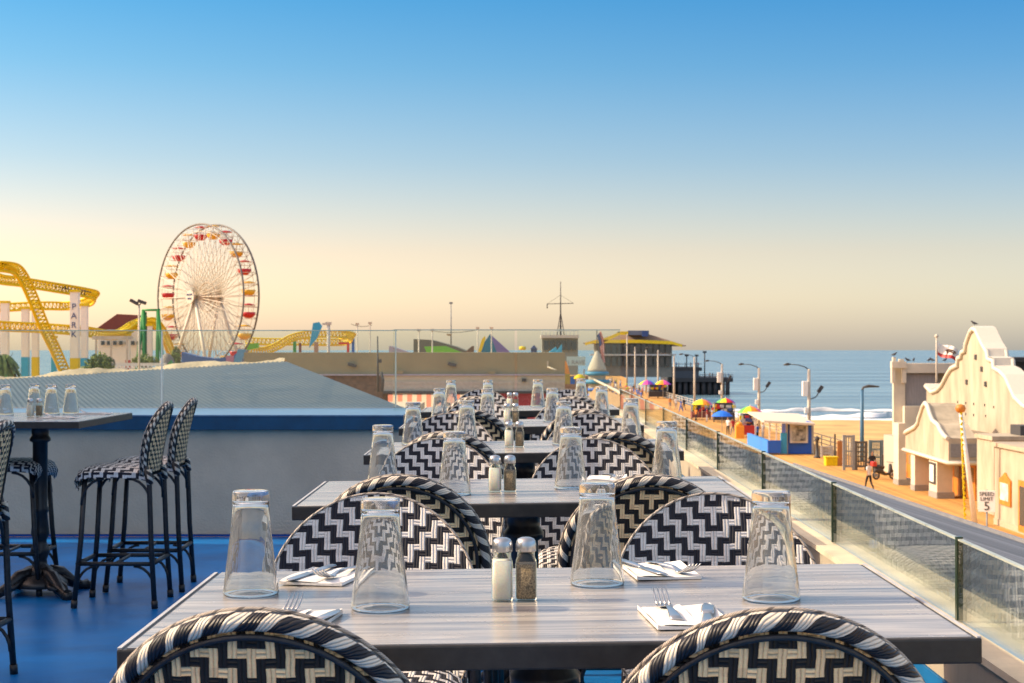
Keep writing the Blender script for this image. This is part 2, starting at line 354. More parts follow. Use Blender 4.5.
# pier deck
def plank_mat(name, c, w_, axis='y', dark=.35, rough=.8, alt=.25, rz=0, bump=.6):
    m = bpy.data.materials.new(name); m.use_nodes = True; n = m.node_tree.nodes; l = m.node_tree.links
    b = n['Principled BSDF']; b.inputs['Roughness'].default_value = rough; b.inputs['Specular IOR Level'].default_value = .3
    tc = n.new('ShaderNodeTexCoord'); mp = n.new('ShaderNodeMapping'); mp.inputs['Rotation'].default_value = (0, 0, rz); l.new(tc.outputs['Object'], mp.inputs[0])
    sp = n.new('ShaderNodeSeparateXYZ'); l.new(mp.outputs[0], sp.inputs[0])
    ax = sp.outputs['X' if axis == 'x' else 'Y']
    q = mnode(n, l, 'DIVIDE', ax, w_); fl = mnode(n, l, 'FLOOR', q); fr = mnode(n, l, 'FRACT', q)
    wn = n.new('ShaderNodeTexWhiteNoise'); wn.noise_dimensions = '1D'; l.new(fl, wn.inputs['W'])
    nz = n.new('ShaderNodeTexNoise'); nz.inputs['Scale'].default_value = 1.2; nz.inputs['Detail'].default_value = 6; l.new(mp.outputs[0], nz.inputs[0])
    gap = mnode(n, l, 'GREATER_THAN', fr, .1)
    nb = n.new('ShaderNodeTexNoise'); nb.inputs['Scale'].default_value = .07; nb.inputs['Detail'].default_value = 6; l.new(mp.outputs[0], nb.inputs[0])
    f = mnode(n, l, 'ADD', mnode(n, l, 'MULTIPLY', wn.outputs[0], alt), mnode(n, l, 'ADD', mnode(n, l, 'MULTIPLY', nz.outputs[0], .5), .75 - alt / 2))
    f = mnode(n, l, 'MULTIPLY', f, mnode(n, l, 'ADD', mnode(n, l, 'MULTIPLY', gap, 1 - dark), dark))
    f = mnode(n, l, 'MULTIPLY', f, mnode(n, l, 'ADD', mnode(n, l, 'MULTIPLY', nb.outputs[0], .9), .55))
    vm = n.new('ShaderNodeVectorMath'); vm.operation = 'SCALE'; vm.inputs[0].default_value = c; l.new(f, vm.inputs['Scale']); l.new(vm.outputs[0], b.inputs['Base Color'])
    bp = n.new('ShaderNodeBump'); bp.inputs['Strength'].default_value = bump; bp.inputs['Distance'].default_value = .02; l.new(gap, bp.inputs['Height']); l.new(bp.outputs[0], b.inputs['Normal'])
    MATS[name] = m; return m
PIERWOOD = plank_mat('orange pier planks', (.56, .30, .085), .25, 'x', .5, alt=.45)
m = MB()
outline = [(-170, -20), (60, -20), (60, 108), (27, 112), (27, 380), (34, 480), (36, 560), (-60, 560), (-170, 420)]
m.prism([(x, y, PIERZ) for x, y in outline], (0, 0, -.6))
tag(m.build('pier_deck', PIERWOOD), 'sunlit orange plank deck of the pier', None, None, 'structure')
# pilings under the pier on the sea side
PILE = mat('dark tarred timber', (.035, .035, .04), .8)
m = MB()
for i in range(40):
    y = 120 + i * 11
    m.rod((26.2, y, PIERZ - .6), (26.2, y, SEAZ - 1), .3, seg=6)
tag(m.build('pier_pilings', PILE), 'row of dark timber pilings carrying the sea side of the pier', 'pilings')
# ---------------------------------------------------------------- terrace
SL = .0055
def dz(y): return SL * y
FLOOR = mat('glossy blue floor coating', (.001, .16, .56), .34, var=.22, scale=1.1, spec=.3, c2=(.004, .23, .68), bump=.18, bscale=7, stretch=(1, 1.4, 1))
GREYWALL = mat('grey stucco', (.62, .53, .40), .9, var=.12, scale=1.3, bump=.5, bscale=60)
BLUEUP = mat('dark blue coating', (.002, .08, .40), .35, var=.2, scale=3)
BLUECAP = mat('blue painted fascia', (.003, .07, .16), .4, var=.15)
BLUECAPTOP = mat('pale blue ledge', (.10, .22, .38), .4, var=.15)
XG = .85; YB = 11.9; YE = 12.55
m = MB()
def slab(m, x0, x1, y0, y1, z0, z1, mi=0):
    vs = [(x0, y0, z0 + dz(y0)), (x1, y0, z0 + dz(y0)), (x1, y1, z0 + dz(y1)), (x0, y1, z0 + dz(y1))]
    m.prism(vs, (0, 0, z1 - z0), mi)
slab(m, -9, XG - .08, -4, YB, -.3, 0)
slab(m, -.82, XG - .08, YB, YE, -.3, -.002)
tag(m.build('floor', FLOOR), 'blue coated terrace floor', None, None, 'structure')
# back parapet (grey) with blue ledge
bw = empty('parapet_wall', (-4, YB, 0), 0, 'low grey stucco parapet with blue ledge behind the bar stools', 'wall')
def at(o): return -Vector(o.location)
def child(mb, name, mats, parent):
    o = mb.build(name, mats); o.parent = parent; o.matrix_parent_inverse = Matrix.Translation(-Vector(parent.location)); return o
m = MB(); slab(m, -9, -.80, YB, YB + .2, .02, .78); child(m, 'wall', GREYWALL, bw)
m = MB(); slab(m, -9, -.815, YB - .012, YB + .2, 0.003, .018); child(m, 'blue_skirting', BLUEUP, bw)
m = MB(); slab(m, -9, -.79, YB - .05, YB + 1.16, .785, .88, 0)
o = child(m, 'ledge', [BLUECAP], bw)
m = MB(); slab(m, -9, -.79, YB - .055, YB + 1.16, .882, .892); child(m, 'ledge_top', [BLUECAPTOP], bw)
m = MB()
slab(m, -.80, -.62, YB + .21, YE, 0, .60); slab(m, -.60, XG - .06, YE, YE + .2, 0, .60)
tag(m.build('end_parapet', CREAM), 'low cream parapet at the far end of the terrace', 'wall')
# right parapet
rw = empty('parapet_wall', (XG, 0, 0), 0, 'cream stucco parapet carrying the glass railing beside the tables', 'wall')
LEDGE = mat('worn cream ledge', (.66, .58, .42), .7, var=.2, scale=4, bump=.3)
m = MB(); slab(m, XG - .045, XG + .10, -4, YE + .2, .80, .88); child(m, 'wall', CREAM, rw)
m = MB(); slab(m, XG - .048, XG + .10, -4, YE + .2, -.3, .798); child(m, 'blue_upstand', MAT_UP if False else mat('teal blue coating', (.01, .13, .33), .3, var=.3, scale=3), rw)
m = MB(); slab(m, XG - .055, XG + .125, -4, YE + .2, .883, .896); child(m, 'ledge', LEDGE, rw)
# glass railing
gr = empty('glass_railing', (XG, 0, .89), 0, 'frameless glass railing on the cream parapet to the right of the tables', 'railing')
fdp = [447 + 0, ]
step = 1.417 * XG
y1 = XG * FPX / 447.0
ys = [y1 + step * k for k in range(-3, 11)]
for i, y in enumerate(ys):
    if y > YE + .3: break
    m = MB(); slab(m, XG - .006, XG + .006, y - .006, y + .006, .899, 1.058); child(m, 'post', GLASS_EDGE, gr)
    if i + 1 < len(ys):
        ye = min(ys[i + 1], YE + .1)
        m = MB(); slab(m, XG - .004, XG + .004, y + .010, ye - .010, .900, 1.050); child(m, 'pane', PANE, gr)
        m = MB(); slab(m, XG - .0045, XG + .0045, y + .008, ye - .008, 1.0512, 1.0548); child(m, 'top_edge', mat('bright glass edge', (.42, .47, .42), .3), gr)
# windscreen on back parapet
ws = empty('glass_windscreen', (-4, YB + 1.1, .9), 0, 'tall clear glass windscreen behind the bar table and blue ledge', 'windscreen')
yw = YB + 1.13; pw = 1.87
xs = [-.93 - pw * k for k in range(0, 5)]
m0 = yw
for i, x in enumerate(xs[:-1]):
    m = MB(); m.b2((xs[i + 1] + .012, yw - .006, .9 + dz(yw)), (x - .012, yw + .006, CAMZ + .150)); child(m, 'pane', PANE2, ws)
    m = MB(); m.b2((x - .005, yw - .007, .9 + dz(yw)), (x + .005, yw + .007, CAMZ + .150)); child(m, 'joint', mat('pale glass joint', (.85, .85, .75), .3), ws)
m = MB(); m.b2((-9, yw - .008, CAMZ + .152), (-.92, yw + .008, CAMZ + .16)); child(m, 'top_edge', mat('green glass edge', (.50, .62, .50), .3), ws)
ws = empty('glass_windscreen', (0, YE + .1, .6), 0, 'clear glass windscreen closing the far end of the terrace', 'windscreen')
zt = CAMZ + .150
for x0, x1 in ((-.92, .02), (.04, .84)):
    m = MB(); m.b2((x0, YE + .09, .61 + dz(YE)), (x1, YE + .10, zt)); child(m, 'pane', PANE2, ws)
m = MB(); m.b2((-.92, YE + .088, zt + .002), (.84, YE + .104, zt + .010)); child(m, 'top_edge', MATS['green glass edge'], ws)
# unseen wall added out of frame on the left to shade the bar area
shw = empty('shade_wall', (-6.5, 2, 0), 0, 'unseen tall cream wall added along the left to shade the terrace', 'wall')
m = MB(); m.b2((-6.9, -4, -.3), (-6.6, YB - .1, 4.05)); child(m, 'wall', CREAM, shw)
m = MB(); m.b2((-6.98, -4, 4.055), (-6.5, YB - .1, 4.2)); child(m, 'coping', WHITE, shw)

# grey plank roof below the railing (right)
ROOFG = plank_mat('weathered grey roof boards', (.15, .16, .18), .13, 'x', .22, .55, .7, R(-10), bump=.8)
ro = empty('plank_roof', (3, 12, 0), 0, 'weathered grey plank roof sloping away just beyond the glass railing', 'roof')
m = MB()
e0, e1 = (4.29, 5.0, -.087), (3.70, 21.5, -.087)
m.prism([(XG + .14, 3.0, .72), (4.37, 3.0, -.087), e1, (XG + .14, 21.5, .80)], (0, 0, -.12)); child(m, 'roof_boards', ROOFG, ro)
m = MB()
m.prism([(4.372, 3.0, -.06), (4.40, 3.0, -.06), (3.73, 21.5, -.06), (3.702, 21.5, -.06)], (0, 0, -.18)); child(m, 'eave_board', mat('pale eave', (.22, .23, .25), .6), ro)
m = MB()
m.prism([(XG + .22, 3.0, -7), (4.2, 3.0, -7), (3.55, 21.4, -7), (XG + .22, 21.4, -7)], (0, 0, 6.75)); child(m, 'wall', CREAM, ro)

# blue grey metal hip roof on the left
def metal_roof_mat():
    m = bpy.data.materials.new('corrugated blue grey metal'); m.use_nodes = True; n = m.node_tree.nodes; l = m.node_tree.links
    b = n['Principled BSDF']; b.inputs['Roughness'].default_value = .45; b.inputs['Metallic'].default_value = .2
    tc = n.new('ShaderNodeTexCoord'); nz = n.new('ShaderNodeTexNoise'); nz.inputs['Scale'].default_value = 1.3; nz.inputs['Detail'].default_value = 6; l.new(tc.outputs['Object'], nz.inputs[0])
    r = n.new('ShaderNodeValToRGB'); l.new(nz.outputs[0], r.inputs[0])
    r.color_ramp.elements[0].position = .35; r.color_ramp.elements[0].color = (.026, .045, .068, 1)
    r.color_ramp.elements[1].position = .7; r.color_ramp.elements[1].color = (.050, .068, .082, 1)
    l.new(r.outputs[0], b.inputs['Base Color']); return m
mr = empty('metal_roof', (-5, 20, 0), 0, 'blue grey corrugated metal hip roof with ragged cream ridge flashing', 'roof')
# plane through front eave (z=.80 at y=14) and the ridge at y~26
A = PX(-60, 408.5, FPX / 14.0); B = PX(409, 409.5, FPX / 14.0); Cc = PX(285, 361, FPX / 24.0); D = PX(-60, 383, FPX / 24.0)
m = MB()
Nc = 300
def roofpt(u, v):
    # u along eave A->B, v up slope D/C
    bx = A.lerp(B, u); tx = D.lerp(Cc, u)
    p = bx.lerp(tx, v)
    p.z +=   .008 * math.sin(u * Nc * 2 * math.pi / 4) 
    return p
m.grid(roofpt, Nc, 14, smooth=True)
child(m, 'corrugated_sheet', metal_roof_mat(), mr)
m = MB()
fl = []
rr = random.Random(5)
for i in range(60):
    u = i / 59; p = D.lerp(Cc, u); p.z += .04 + .035 * math.sin(u * 19) + .02 * rr.random(); fl.append(p)
def flash(u, v):
    i = min(59, int(u * 59 + .5)); p = fl[i].copy(); p.z -= (.30 + .06 * math.sin(i * .9) + .05 * math.sin(i * 2.3)) * v * .75; p.y -= .35 * v; return p
m.grid(flash, 59, 3); m.grid(lambda u, v: fl[min(59, int(u * 59 + .5))] + Vector((0, .4 * v, -.12 * v)), 59, 1)
child(m, 'ridge_flashing', mat('cream flashing', (.55, .46, .32), .8, var=.25, scale=3, bump=.5), mr)
m = MB(); m.b2((A.x, 14.05, -7), (B.x - .4, 24, B.z - .25)); child(m, 'wall', GREYWALL, mr)
# ---------------------------------------------------------------- woven bar stools
ZS, ZT, HW = .74, 1.080, .205
def back_half(z):
    zc = ZT - HW
    if z >= zc: return math.sqrt(max(0, HW * HW - (z - zc) ** 2))
    t = (zc - z) / (zc - ZS)
    return HW - .022 * t * t
def back_pt(x, z, off=0):
    y = -.185 - .16 * (z - ZS) - .10 * max(0, z - ZS) ** 2 + .9 * x * x
    return Vector((x, y + off, z))
def arch_path(n=36, grow=0, off=0, zlow=ZS - .03):
    pts = []
    zc = ZT - HW
    for i in range(7): 
        z = zlow + (zc - zlow) * i / 7; pts.append(back_pt(-(back_half(z) + grow), z, off))
    for i in range(n + 1):
        a = math.pi - math.pi * i / n; pts.append(back_pt((HW + grow) * math.cos(a), zc + (HW + grow) * math.sin(a), off))
    for i in range(7):
        z = zc - (zc - zlow) * (i + 1) / 7; pts.append(back_pt(back_half(z) + grow, z, off))
    return pts
PAINTWORN = mat('worn black lacquer', (.010, .011, .014), .38, var=.3, scale=40, c2=(.03, .03, .035), bump=.15)
WRAP2 = wrap_mat('fine wrapped edge', (.62, .54, .46), (.16, .14, .13), .030, .75, 1.0)
def make_stool():
    root = empty('woven_bar_stool', (0, 0, 0))
    # seat: rounded slab with waterfall front
    m = MB()
    prof = []
    def seatpt(u, v):   # u around the profile front to back, v across
        x = (v - .5) * 2
        hw = .205 - .012 * (1 - u)
        # profile along y
        L_ = [(-.19, .735), (-.12, .752), (0, .757), (.10, .757), (.165, .752), (.20, .735), (.213, .705), (.205, .672), (.19, .655)]
        f = u * (len(L_) - 1); i = min(int(f), len(L_) - 2); t = f - i
        y = L_[i][0] * (1 - t) + L_[i + 1][0] * t; z = L_[i][1] * (1 - t) + L_[i + 1][1] * t
        z -= .03 * abs(x) ** 6
        return Vector((x * (.205 - .02 * max(0, -y / .19)), y, z))
    m.grid(seatpt, 32, 14, 0, uvfn=lambda u, v: ((v - .5) * .41, u * .52))
    m.grid(lambda u, v: seatpt(u * .62, v) + Vector((0, 0, -.03)), 8, 8, 1)
    for sx in (-1, 1):
        m.grid(lambda u, v, sx=sx: seatpt(u * .62, 0 if sx < 0 else 1) + Vector((0, 0, -.032 * v)), 20, 2, 0, uvfn=lambda u, v: (u * .33, v * .03))
    seat = m.build('seat', [WV_F, BLACK], root)
    m = MB()
    rowsn, colsn = 34, 20
    def zrow(u):
        return ZS - .02 + (ZT + .0 - ZS + .02) * (1 - (1 - u) ** 1.6)
    def halfg(z, gr):
        zc = ZT - HW
        return math.sqrt(max(0, (HW + gr) ** 2 - (z - zc) ** 2)) if z > zc else back_half(max(z, ZS)) + gr
    def g(off, inset):
        def fn(u, v):
            z = ZS - .02 + (zrow(u) - ZS + .02) * (ZT - inset - ZS + .02) / (ZT - ZS + .02); h = max(.002, halfg(z, -inset)); return back_pt((v - .5) * 2 * h, z, off)
        return fn
    def uvf(u, v):
        z = ZS - .02 + (zrow(u) - ZS + .02) * (ZT + .016 - ZS + .02) / (ZT - ZS + .02); h = max(.002, halfg(z, .016)); return ((v - .5) * 2 * h, z)
    m.grid(g(.0125, -.019), rowsn, colsn, 0, uvfn=uvf)
    m.grid(lambda u, v: g(.0145, -.018)(1 - abs(1 - 2 * u) if False else u, 0 if v < .5 else 1), 1, 1, 0) if False else None
    m.grid(g(-.007, .002), rowsn, colsn, 1, uvfn=uvf)
    m.tube(arch_path(40, .0185, .0120), .0030, 6, 2)
    m.build('backrest', [WV_F, WV_R, WRAP2], root, recalc=False)
    m = MB(); m.tube(arch_path(40, .006, -.004), .0138, 12, 0, flat=.9)
    rim = m.build('wrapped_rim', [WRAP], root)
    m = MB(); m.tube(arch_path(40, -.0135, -.012), .0045, 6, 0)
    m.build('back_frame', [PAINTWORN], root)
    # legs
    for sx in (-1, 1):
        m = MB(); m.tube([(sx * .165, .165, .70), (sx * .175, .185, .35), (sx * .19, .215, .03)], .0145, 8, 0); m.tube([(sx * .19, .215, .04), (sx * .192, .217, 0)], .018, 8, 0)
        m.build('leg', [PAINTWORN], root)
        m = MB(); m.tube([tuple(back_pt(sx * (back_half(ZS) + .006), ZS + .02, -.004)), (sx * .185, -.185, .66), (sx * .19, -.195, .35), (sx * .20, -.215, .03)], .0145, 8, 0); m.tube([(sx * .20, -.215, .04), (sx * .201, -.217, 0)], .018, 8, 0)
        m.build('leg', [PAINTWORN], root)
        m = MB(); m.tube([(sx * .183, -.178, .74), (sx * .186, -.188, .66)], .0185, 8, 0); m.build('cane_wrap', [WRAP], root)
    zr = .22
    m = MB()
    P = {(-1, 1): (-.183, .200), (1, 1): (.183, .200), (-1, -1): (-.194, -.203), (1, -1): (.194, -.203)}
    for z, r in ((.235, .0125), (.115, .0105)):
        for a, b in (((-1, 1), (1, 1)), ((1, 1), (1, -1)), ((1, -1), (-1, -1)), ((-1, -1), (-1, 1))):
            if z < .2 : continue
            m.rod((*P[a], z), (*P[b], z), r)
    m.build('footrest', [PAINTWORN], root)
    # curved corner braces under the seat and below the ring
    for sx in (-1, 1):
        for (y0, y1, z0, z1) in ((.18, .06, .55, .69), (-.19, -.07, .55, .69), (.205, .10, .10, .222), (-.208, -.10, .10, .222)):
            x = sx * .18
            pts = []
            for i in range(7):
                t = i / 6 * math.pi / 2; pts.append((x, y0 + (y1 - y0) * (1 - math.cos(t)), z0 + (z1 - z0) * math.sin(t)))
            m = MB(); m.tube(pts, .008, 6); m.build('brace', [PAINTWORN], root)
    for y in (.17, -.18):
        for sx in (-1, 1):
            pts = [(sx * (.172 - .11 * (1 - math.cos(i / 6 * math.pi / 2))), y, .56 + .13 * math.sin(i / 6 * math.pi / 2)) for i in range(7)]
            m = MB(); m.tube(pts, .008, 6); m.build('brace', [PAINTWORN], root)
    m = MB(); m.rod((-.19, .0, .235), (.19, .0, .235), .009)
    m.build('brace', [PAINTWORN], root)
    return root
STOOL = make_stool(); first = [True]
def place_stool(x, y, rz, label, group, zoff=0):
    o = STOOL if first[0] else copy_tree(STOOL); first[0] = False
    o.location = (x, y, dz(y) + .002 + zoff); o.rotation_euler = (0, 0, rz)
    tag(o, label, 'bar stool', group)
    return o
# ---------------------------------------------------------------- tables
def make_table(name, wx, wy):
    root = empty(name, (0, 0, 0))
    m = MB(); m.box((0, 0, .985), (wx, wy, .036), 0, bev=.003); m.build('tabletop', [EDGE], root)
    m = MB(); m.b2((-wx / 2 + .014, -wy / 2 + .004, 1.0031), (wx / 2 - .014, wy / 2 - .004, 1.0052)); m.build('top_laminate', [TABLE], root)
    m = MB()
    for sx in (-1, 1):
        m = MB(); m.b2((sx * (wx / 2 - .0005), -wy / 2 + .003, 1.0031), (sx * (wx / 2 - .0065), wy / 2 - .003, 1.0054)); m.build('edge_line', [LIGHTLINE], root)
    m = MB()
    m.lathe([(.0, .967), (.20, .967), (.20, .955), (.05, .945), (.047, .90), (.058, .885), (.058, .87), (.042, .86), (.040, .50), (.046, .49), (.046, .47), (.040, .46), (.050, .36), (.052, .34), (.036, .31), (.036, .29), (.052, .26), (.055, .24), (.036, .20), (.040, .17), (.07, .15), (.085, .12), (.07, .10)], 20)
    m.build('pedestal', [BLACK], root)
    m = MB(); m.lathe([(.07, .12), (.11, .11), (.15, .075), (.16, .05), (.10, .04), (0, .04)], 20)
    for k in range(4):
        a = k * math.pi / 2 + math.pi / 4; d = Vector((math.cos(a), math.sin(a), 0))
        m.tube([d * .06 + Vector((0, 0, .13)), d * .13 + Vector((0, 0, .11)), d * .20 + Vector((0, 0, .055)), d * .26 + Vector((0, 0, .028)), d * .30 + Vector((0, 0, .03))], [.035, .04, .034, .026, .03], 8)
        m.tube([d * .30 + Vector((0, 0, .045)), d * .30], [.028, .032], 8)
        for s_ in (-1, 1):
            q = Vector((-d.y, d.x, 0)) * s_ * .03
            m.tube([d * .12 + q + Vector((0, 0, .10)), d * .19 + q * 1.6 + Vector((0, 0, .06)), d * .24 + q + Vector((0, 0, .05))], [.012, .016, .008], 6)
    m.build('cast_iron_base', [BLACK], root)
    return root
TROLL = -.0135
def make_tumbler():
    m = MB()
    prof = [(0, .1585), (.012, .1585), (.0225, .1580), (.0255, .1560), (.0270, .1520), (.0273, .147), (.0290, .130), (.0335, .08), (.0378, .04), (.0408, .012), (.0415, .006), (.0418, .003), (.0423, .0012), (.0430, .0004), (.0436, .0014), (.0439, .003), (.0440, .0055), (.0434, .012), (.0404, .04), (.0362, .08), (.0324, .12), (.0310, .14), (.0308, .150), (.0312, .160), (.0313, .168), (.0311, .1725), (.0302, .1750), (.0285, .1762), (.026, .1765), (.0, .1760)]
    prof = [(r * (1 + .075 * (1 - z / .1765)), z) for r, z in prof]
    m.lathe(prof, 56)
    return m.build('tumbler', [TUMBLER], recalc=True, weld=True)
TUM = make_tumbler(); ft = [True]
def place_tumbler(x, y, z, label, group):
    o = TUM if ft[0] else TUM.copy()
    if not ft[0]: col.objects.link(o)
    ft[0] = False
    o.location = (x, y, z + .0012); o.rotation_euler = (0, 0, random.uniform(0, 6)); tag(o, label, 'glass', group)
SALT = mat('salt', (.93, .90, .84), .95, var=.05, scale=300, bump=.3)
_b = SALT.node_tree.nodes['Principled BSDF']; _b.inputs['Subsurface Weight'].default_value = 1; _b.inputs['Subsurface Radius'].default_value = (1, .8, .6); _b.inputs['Subsurface Scale'].default_value = .02
PEPPER = mat('ground pepper', (.36, .24, .14), .95, var=.6, scale=420, c2=(.70, .52, .34), bump=.5)
SHGLP = pane_mat('shaker glass', (.99, 1, .96), .6, .02)
def make_shaker(kind):
    root = empty(kind + '_shaker', (0, 0, 0))
    m = MB()
    def sq(r, z, n=28, p=5):
        pts = []
        for k in range(n):
            a = 2 * math.pi * k / n; c, s_ = math.cos(a), math.sin(a)
            q = (abs(c) ** p + abs(s_) ** p) ** (-1 / p); pts.append(Vector((c * q * r, s_ * q * r, z)))
        return pts
    def loft(m, rings, mi=0):
        vs = [[m.bm.verts.new(p) for p in r] for r in rings]; n = len(vs[0])
        for a, b in zip(vs, vs[1:]):
            for k in range(n): f = m.bm.faces.new((a[k], a[(k + 1) % n], b[(k + 1) % n], b[k])); f.smooth = True; f.material_index = mi
        f1 = m.bm.faces.new(list(reversed(vs[0]))); f2 = m.bm.faces.new(vs[-1]); f1.material_index = f2.material_index = mi
    loft(m, [sq(.0165, .0006), sq(.0178, .002), sq(.0178, .058), sq(.0165, .066, p=3), sq(.0145, .071, p=2.2), sq(.0145, .079, p=2)])
    m.build('glass_body', [SHGLP], root)
    m = MB(); loft(m, [sq(.0150, .003), sq(.0160, .005), sq(.0158, .060 if kind == 'pepper' else .066)]); m.build('contents', [PEPPER if kind == 'pepper' else SALT], root)
    m = MB(); m.lathe([(.0, .0795), (.0163, .0795), (.0168, .081), (.0168, .092), (.0160, .094), (.0158, .096), (.0135, .1), (.008, .1025), (0, .1035)], 24); m.build('lid', [STEEL], root)
    return root
SH = {k: make_shaker(k) for k in ('salt', 'pepper')}; fs_ = {'salt': True, 'pepper': True}
def place_shaker(kind, x, y, z, label):
    o = SH[kind] if fs_[kind] else copy_tree(SH[kind]); fs_[kind] = False
    o.location = (x, y, z + .001); o.rotation_euler = (0, 0, random.uniform(-.15, .15)); tag(o, label, 'shaker', kind + ' shakers on the tables')
def make_napkin():
    m = MB()
    w_, h_ = .115, .19
    def top(u, v): return Vector(((u - .5) * w_, (v - .5) * h_, .004 + .0025 * math.sin(u * 4 + 1) * math.sin(v * 5) + .003 * (abs(u - .5) * 2) ** 4))
    m.grid(top, 14, 18); m.grid(lambda u, v: Vector(((u - .5) * w_ * .98 + .003, (v - .5) * h_ * .98 - .002, .0015 + .0025 * (abs(u - .5) * 2) ** 3 * .5)), 10, 10)
    m.grid(lambda u, v: Vector(((u - .5) * w_ * .5 - .02, (v - .5) * h_ * .97, .0062 + .0025 * math.sin(u * 3 + 1) * math.sin(v * 5 + .4))), 8, 12)
    m.grid(lambda u, v: Vector((w_ * .5 * 1, (u - .5) * h_, .0005 + .006 * v)), 6, 1)
    m.grid(lambda u, v: Vector(((u - .5) * w_, -h_ / 2, .0005 + .004 * v + .002 * v * (abs(u - .5) * 2) ** 4)), 6, 1)
    m.grid(lambda u, v: Vector(((u - .5) * w_, h_ / 2, .0005 + .004 * v + .002 * v * (abs(u - .5) * 2) ** 4)), 6, 1); m.grid(lambda u, v: Vector((-w_ / 2, (u - .5) * h_, .0005 + .0065 * v)), 6, 1)
    m.b2((-w_ * .49, -h_ * .49, .0006), (w_ * .49, h_ * .49, .0038))
    return m.build('napkin', [NAPKIN], recalc=False)
def make_fork():
    m = MB(); 
    cl = [(-.10, .004, .0105), (-.07, .006, .0085), (-.03, .009, .0055), (.0, .009, .0035), (.02, .005, .005), (.032, .003, .0115), (.045, .004, .0125)]
    m.tube([(0, y, z) for y, z, r in cl], [r for y, z, r in cl], 8, flat=1)
    for v in m.bm.verts:   # flatten handle
        for (ya, za, ra), (yb, zb, rb) in zip(cl, cl[1:]):
            if ya - .001 <= v.co.y <= yb + .001:
                t = (v.co.y - ya) / (yb - ya); zc = za + (zb - za) * t; v.co.z = zc + (v.co.z - zc) * .14; break
    for i in range(4):
        x = (i - 1.5) * .0068
        m.tube([(x, .044, .0042), (x, .06, .0075), (x, .078, .015), (x * .97, .092, .0235)], [.0020, .0019, .0017, .0009], 6)
    return m.build('fork', [STEEL])
def make_knife():
    m = MB()
    m.tube([(0, -.105, .006), (0, -.06, .007), (0, -.01, .006), (0, .0, .005)], [.009, .0085, .0065, .006], 8)
    m.tube([(0, .0, .005), (.001, .04, .005), (.001, .08, .005), (-.003, .105, .005)], [.009, .0105, .010, .002], 8)
    for v in m.bm.verts: v.co.z = .006 + (v.co.z - .006) * (.3 if v.co.y < 0 else .1)
    return m.build('knife', [STEEL])
NP, FK, KN = make_napkin(), make_fork(), make_knife(); used = set()
def place_small(o, x, y, z, rz, label, cat, group, rx=0):
    if o in used: c = o.copy(); col.objects.link(c)
    else: c = o; used.add(o)
    c.location = (x, y, z); c.rotation_euler = (rx, 0, rz); tag(c, label, cat, group); return c
ORD = ['nearest', 'second nearest', 'third', 'fourth', 'farthest']
TY = [2.30, 4.28, 6.20, 8.10, 9.95]
XC = .066
XCS = [.066, .045, .058, .06, .06]
T0 = make_table('dining_table', 1.22, .76)
TIL = [
 [(-.444, 2.77), (-.21, 2.60), (.148, 2.83), (.42, 2.64)],
 [(-.39, 4.92), (-.16, 4.52), (.168, 4.66), (.465, 4.90)],
 [(-.41, 6.75), (-.19, 6.85), (.21, 6.62), (.50, 6.85)],
 [(-.39, 8.75), (-.13, 8.55), (.21, 8.5), (.48, 8.72)],
 [(-.395, 10.55), (-.155, 10.5), (.165, 10.45), (.445, 10.5)]]
SHK = [(-.016, .023, 2.67), (-.048, -.006, 4.60), (-.012, .030, 6.53), (-.025, .018, 8.42), (-.015, .022, 10.22)]
NEARX = [(-.310, .330), (-.280, .333), (-.235, .37), (-.21, .35), (-.22, .36)]
FARX = [(-.303, .435), (-.25, .27), (-.29, .36), (-.20, .33), (-.2, .38)]
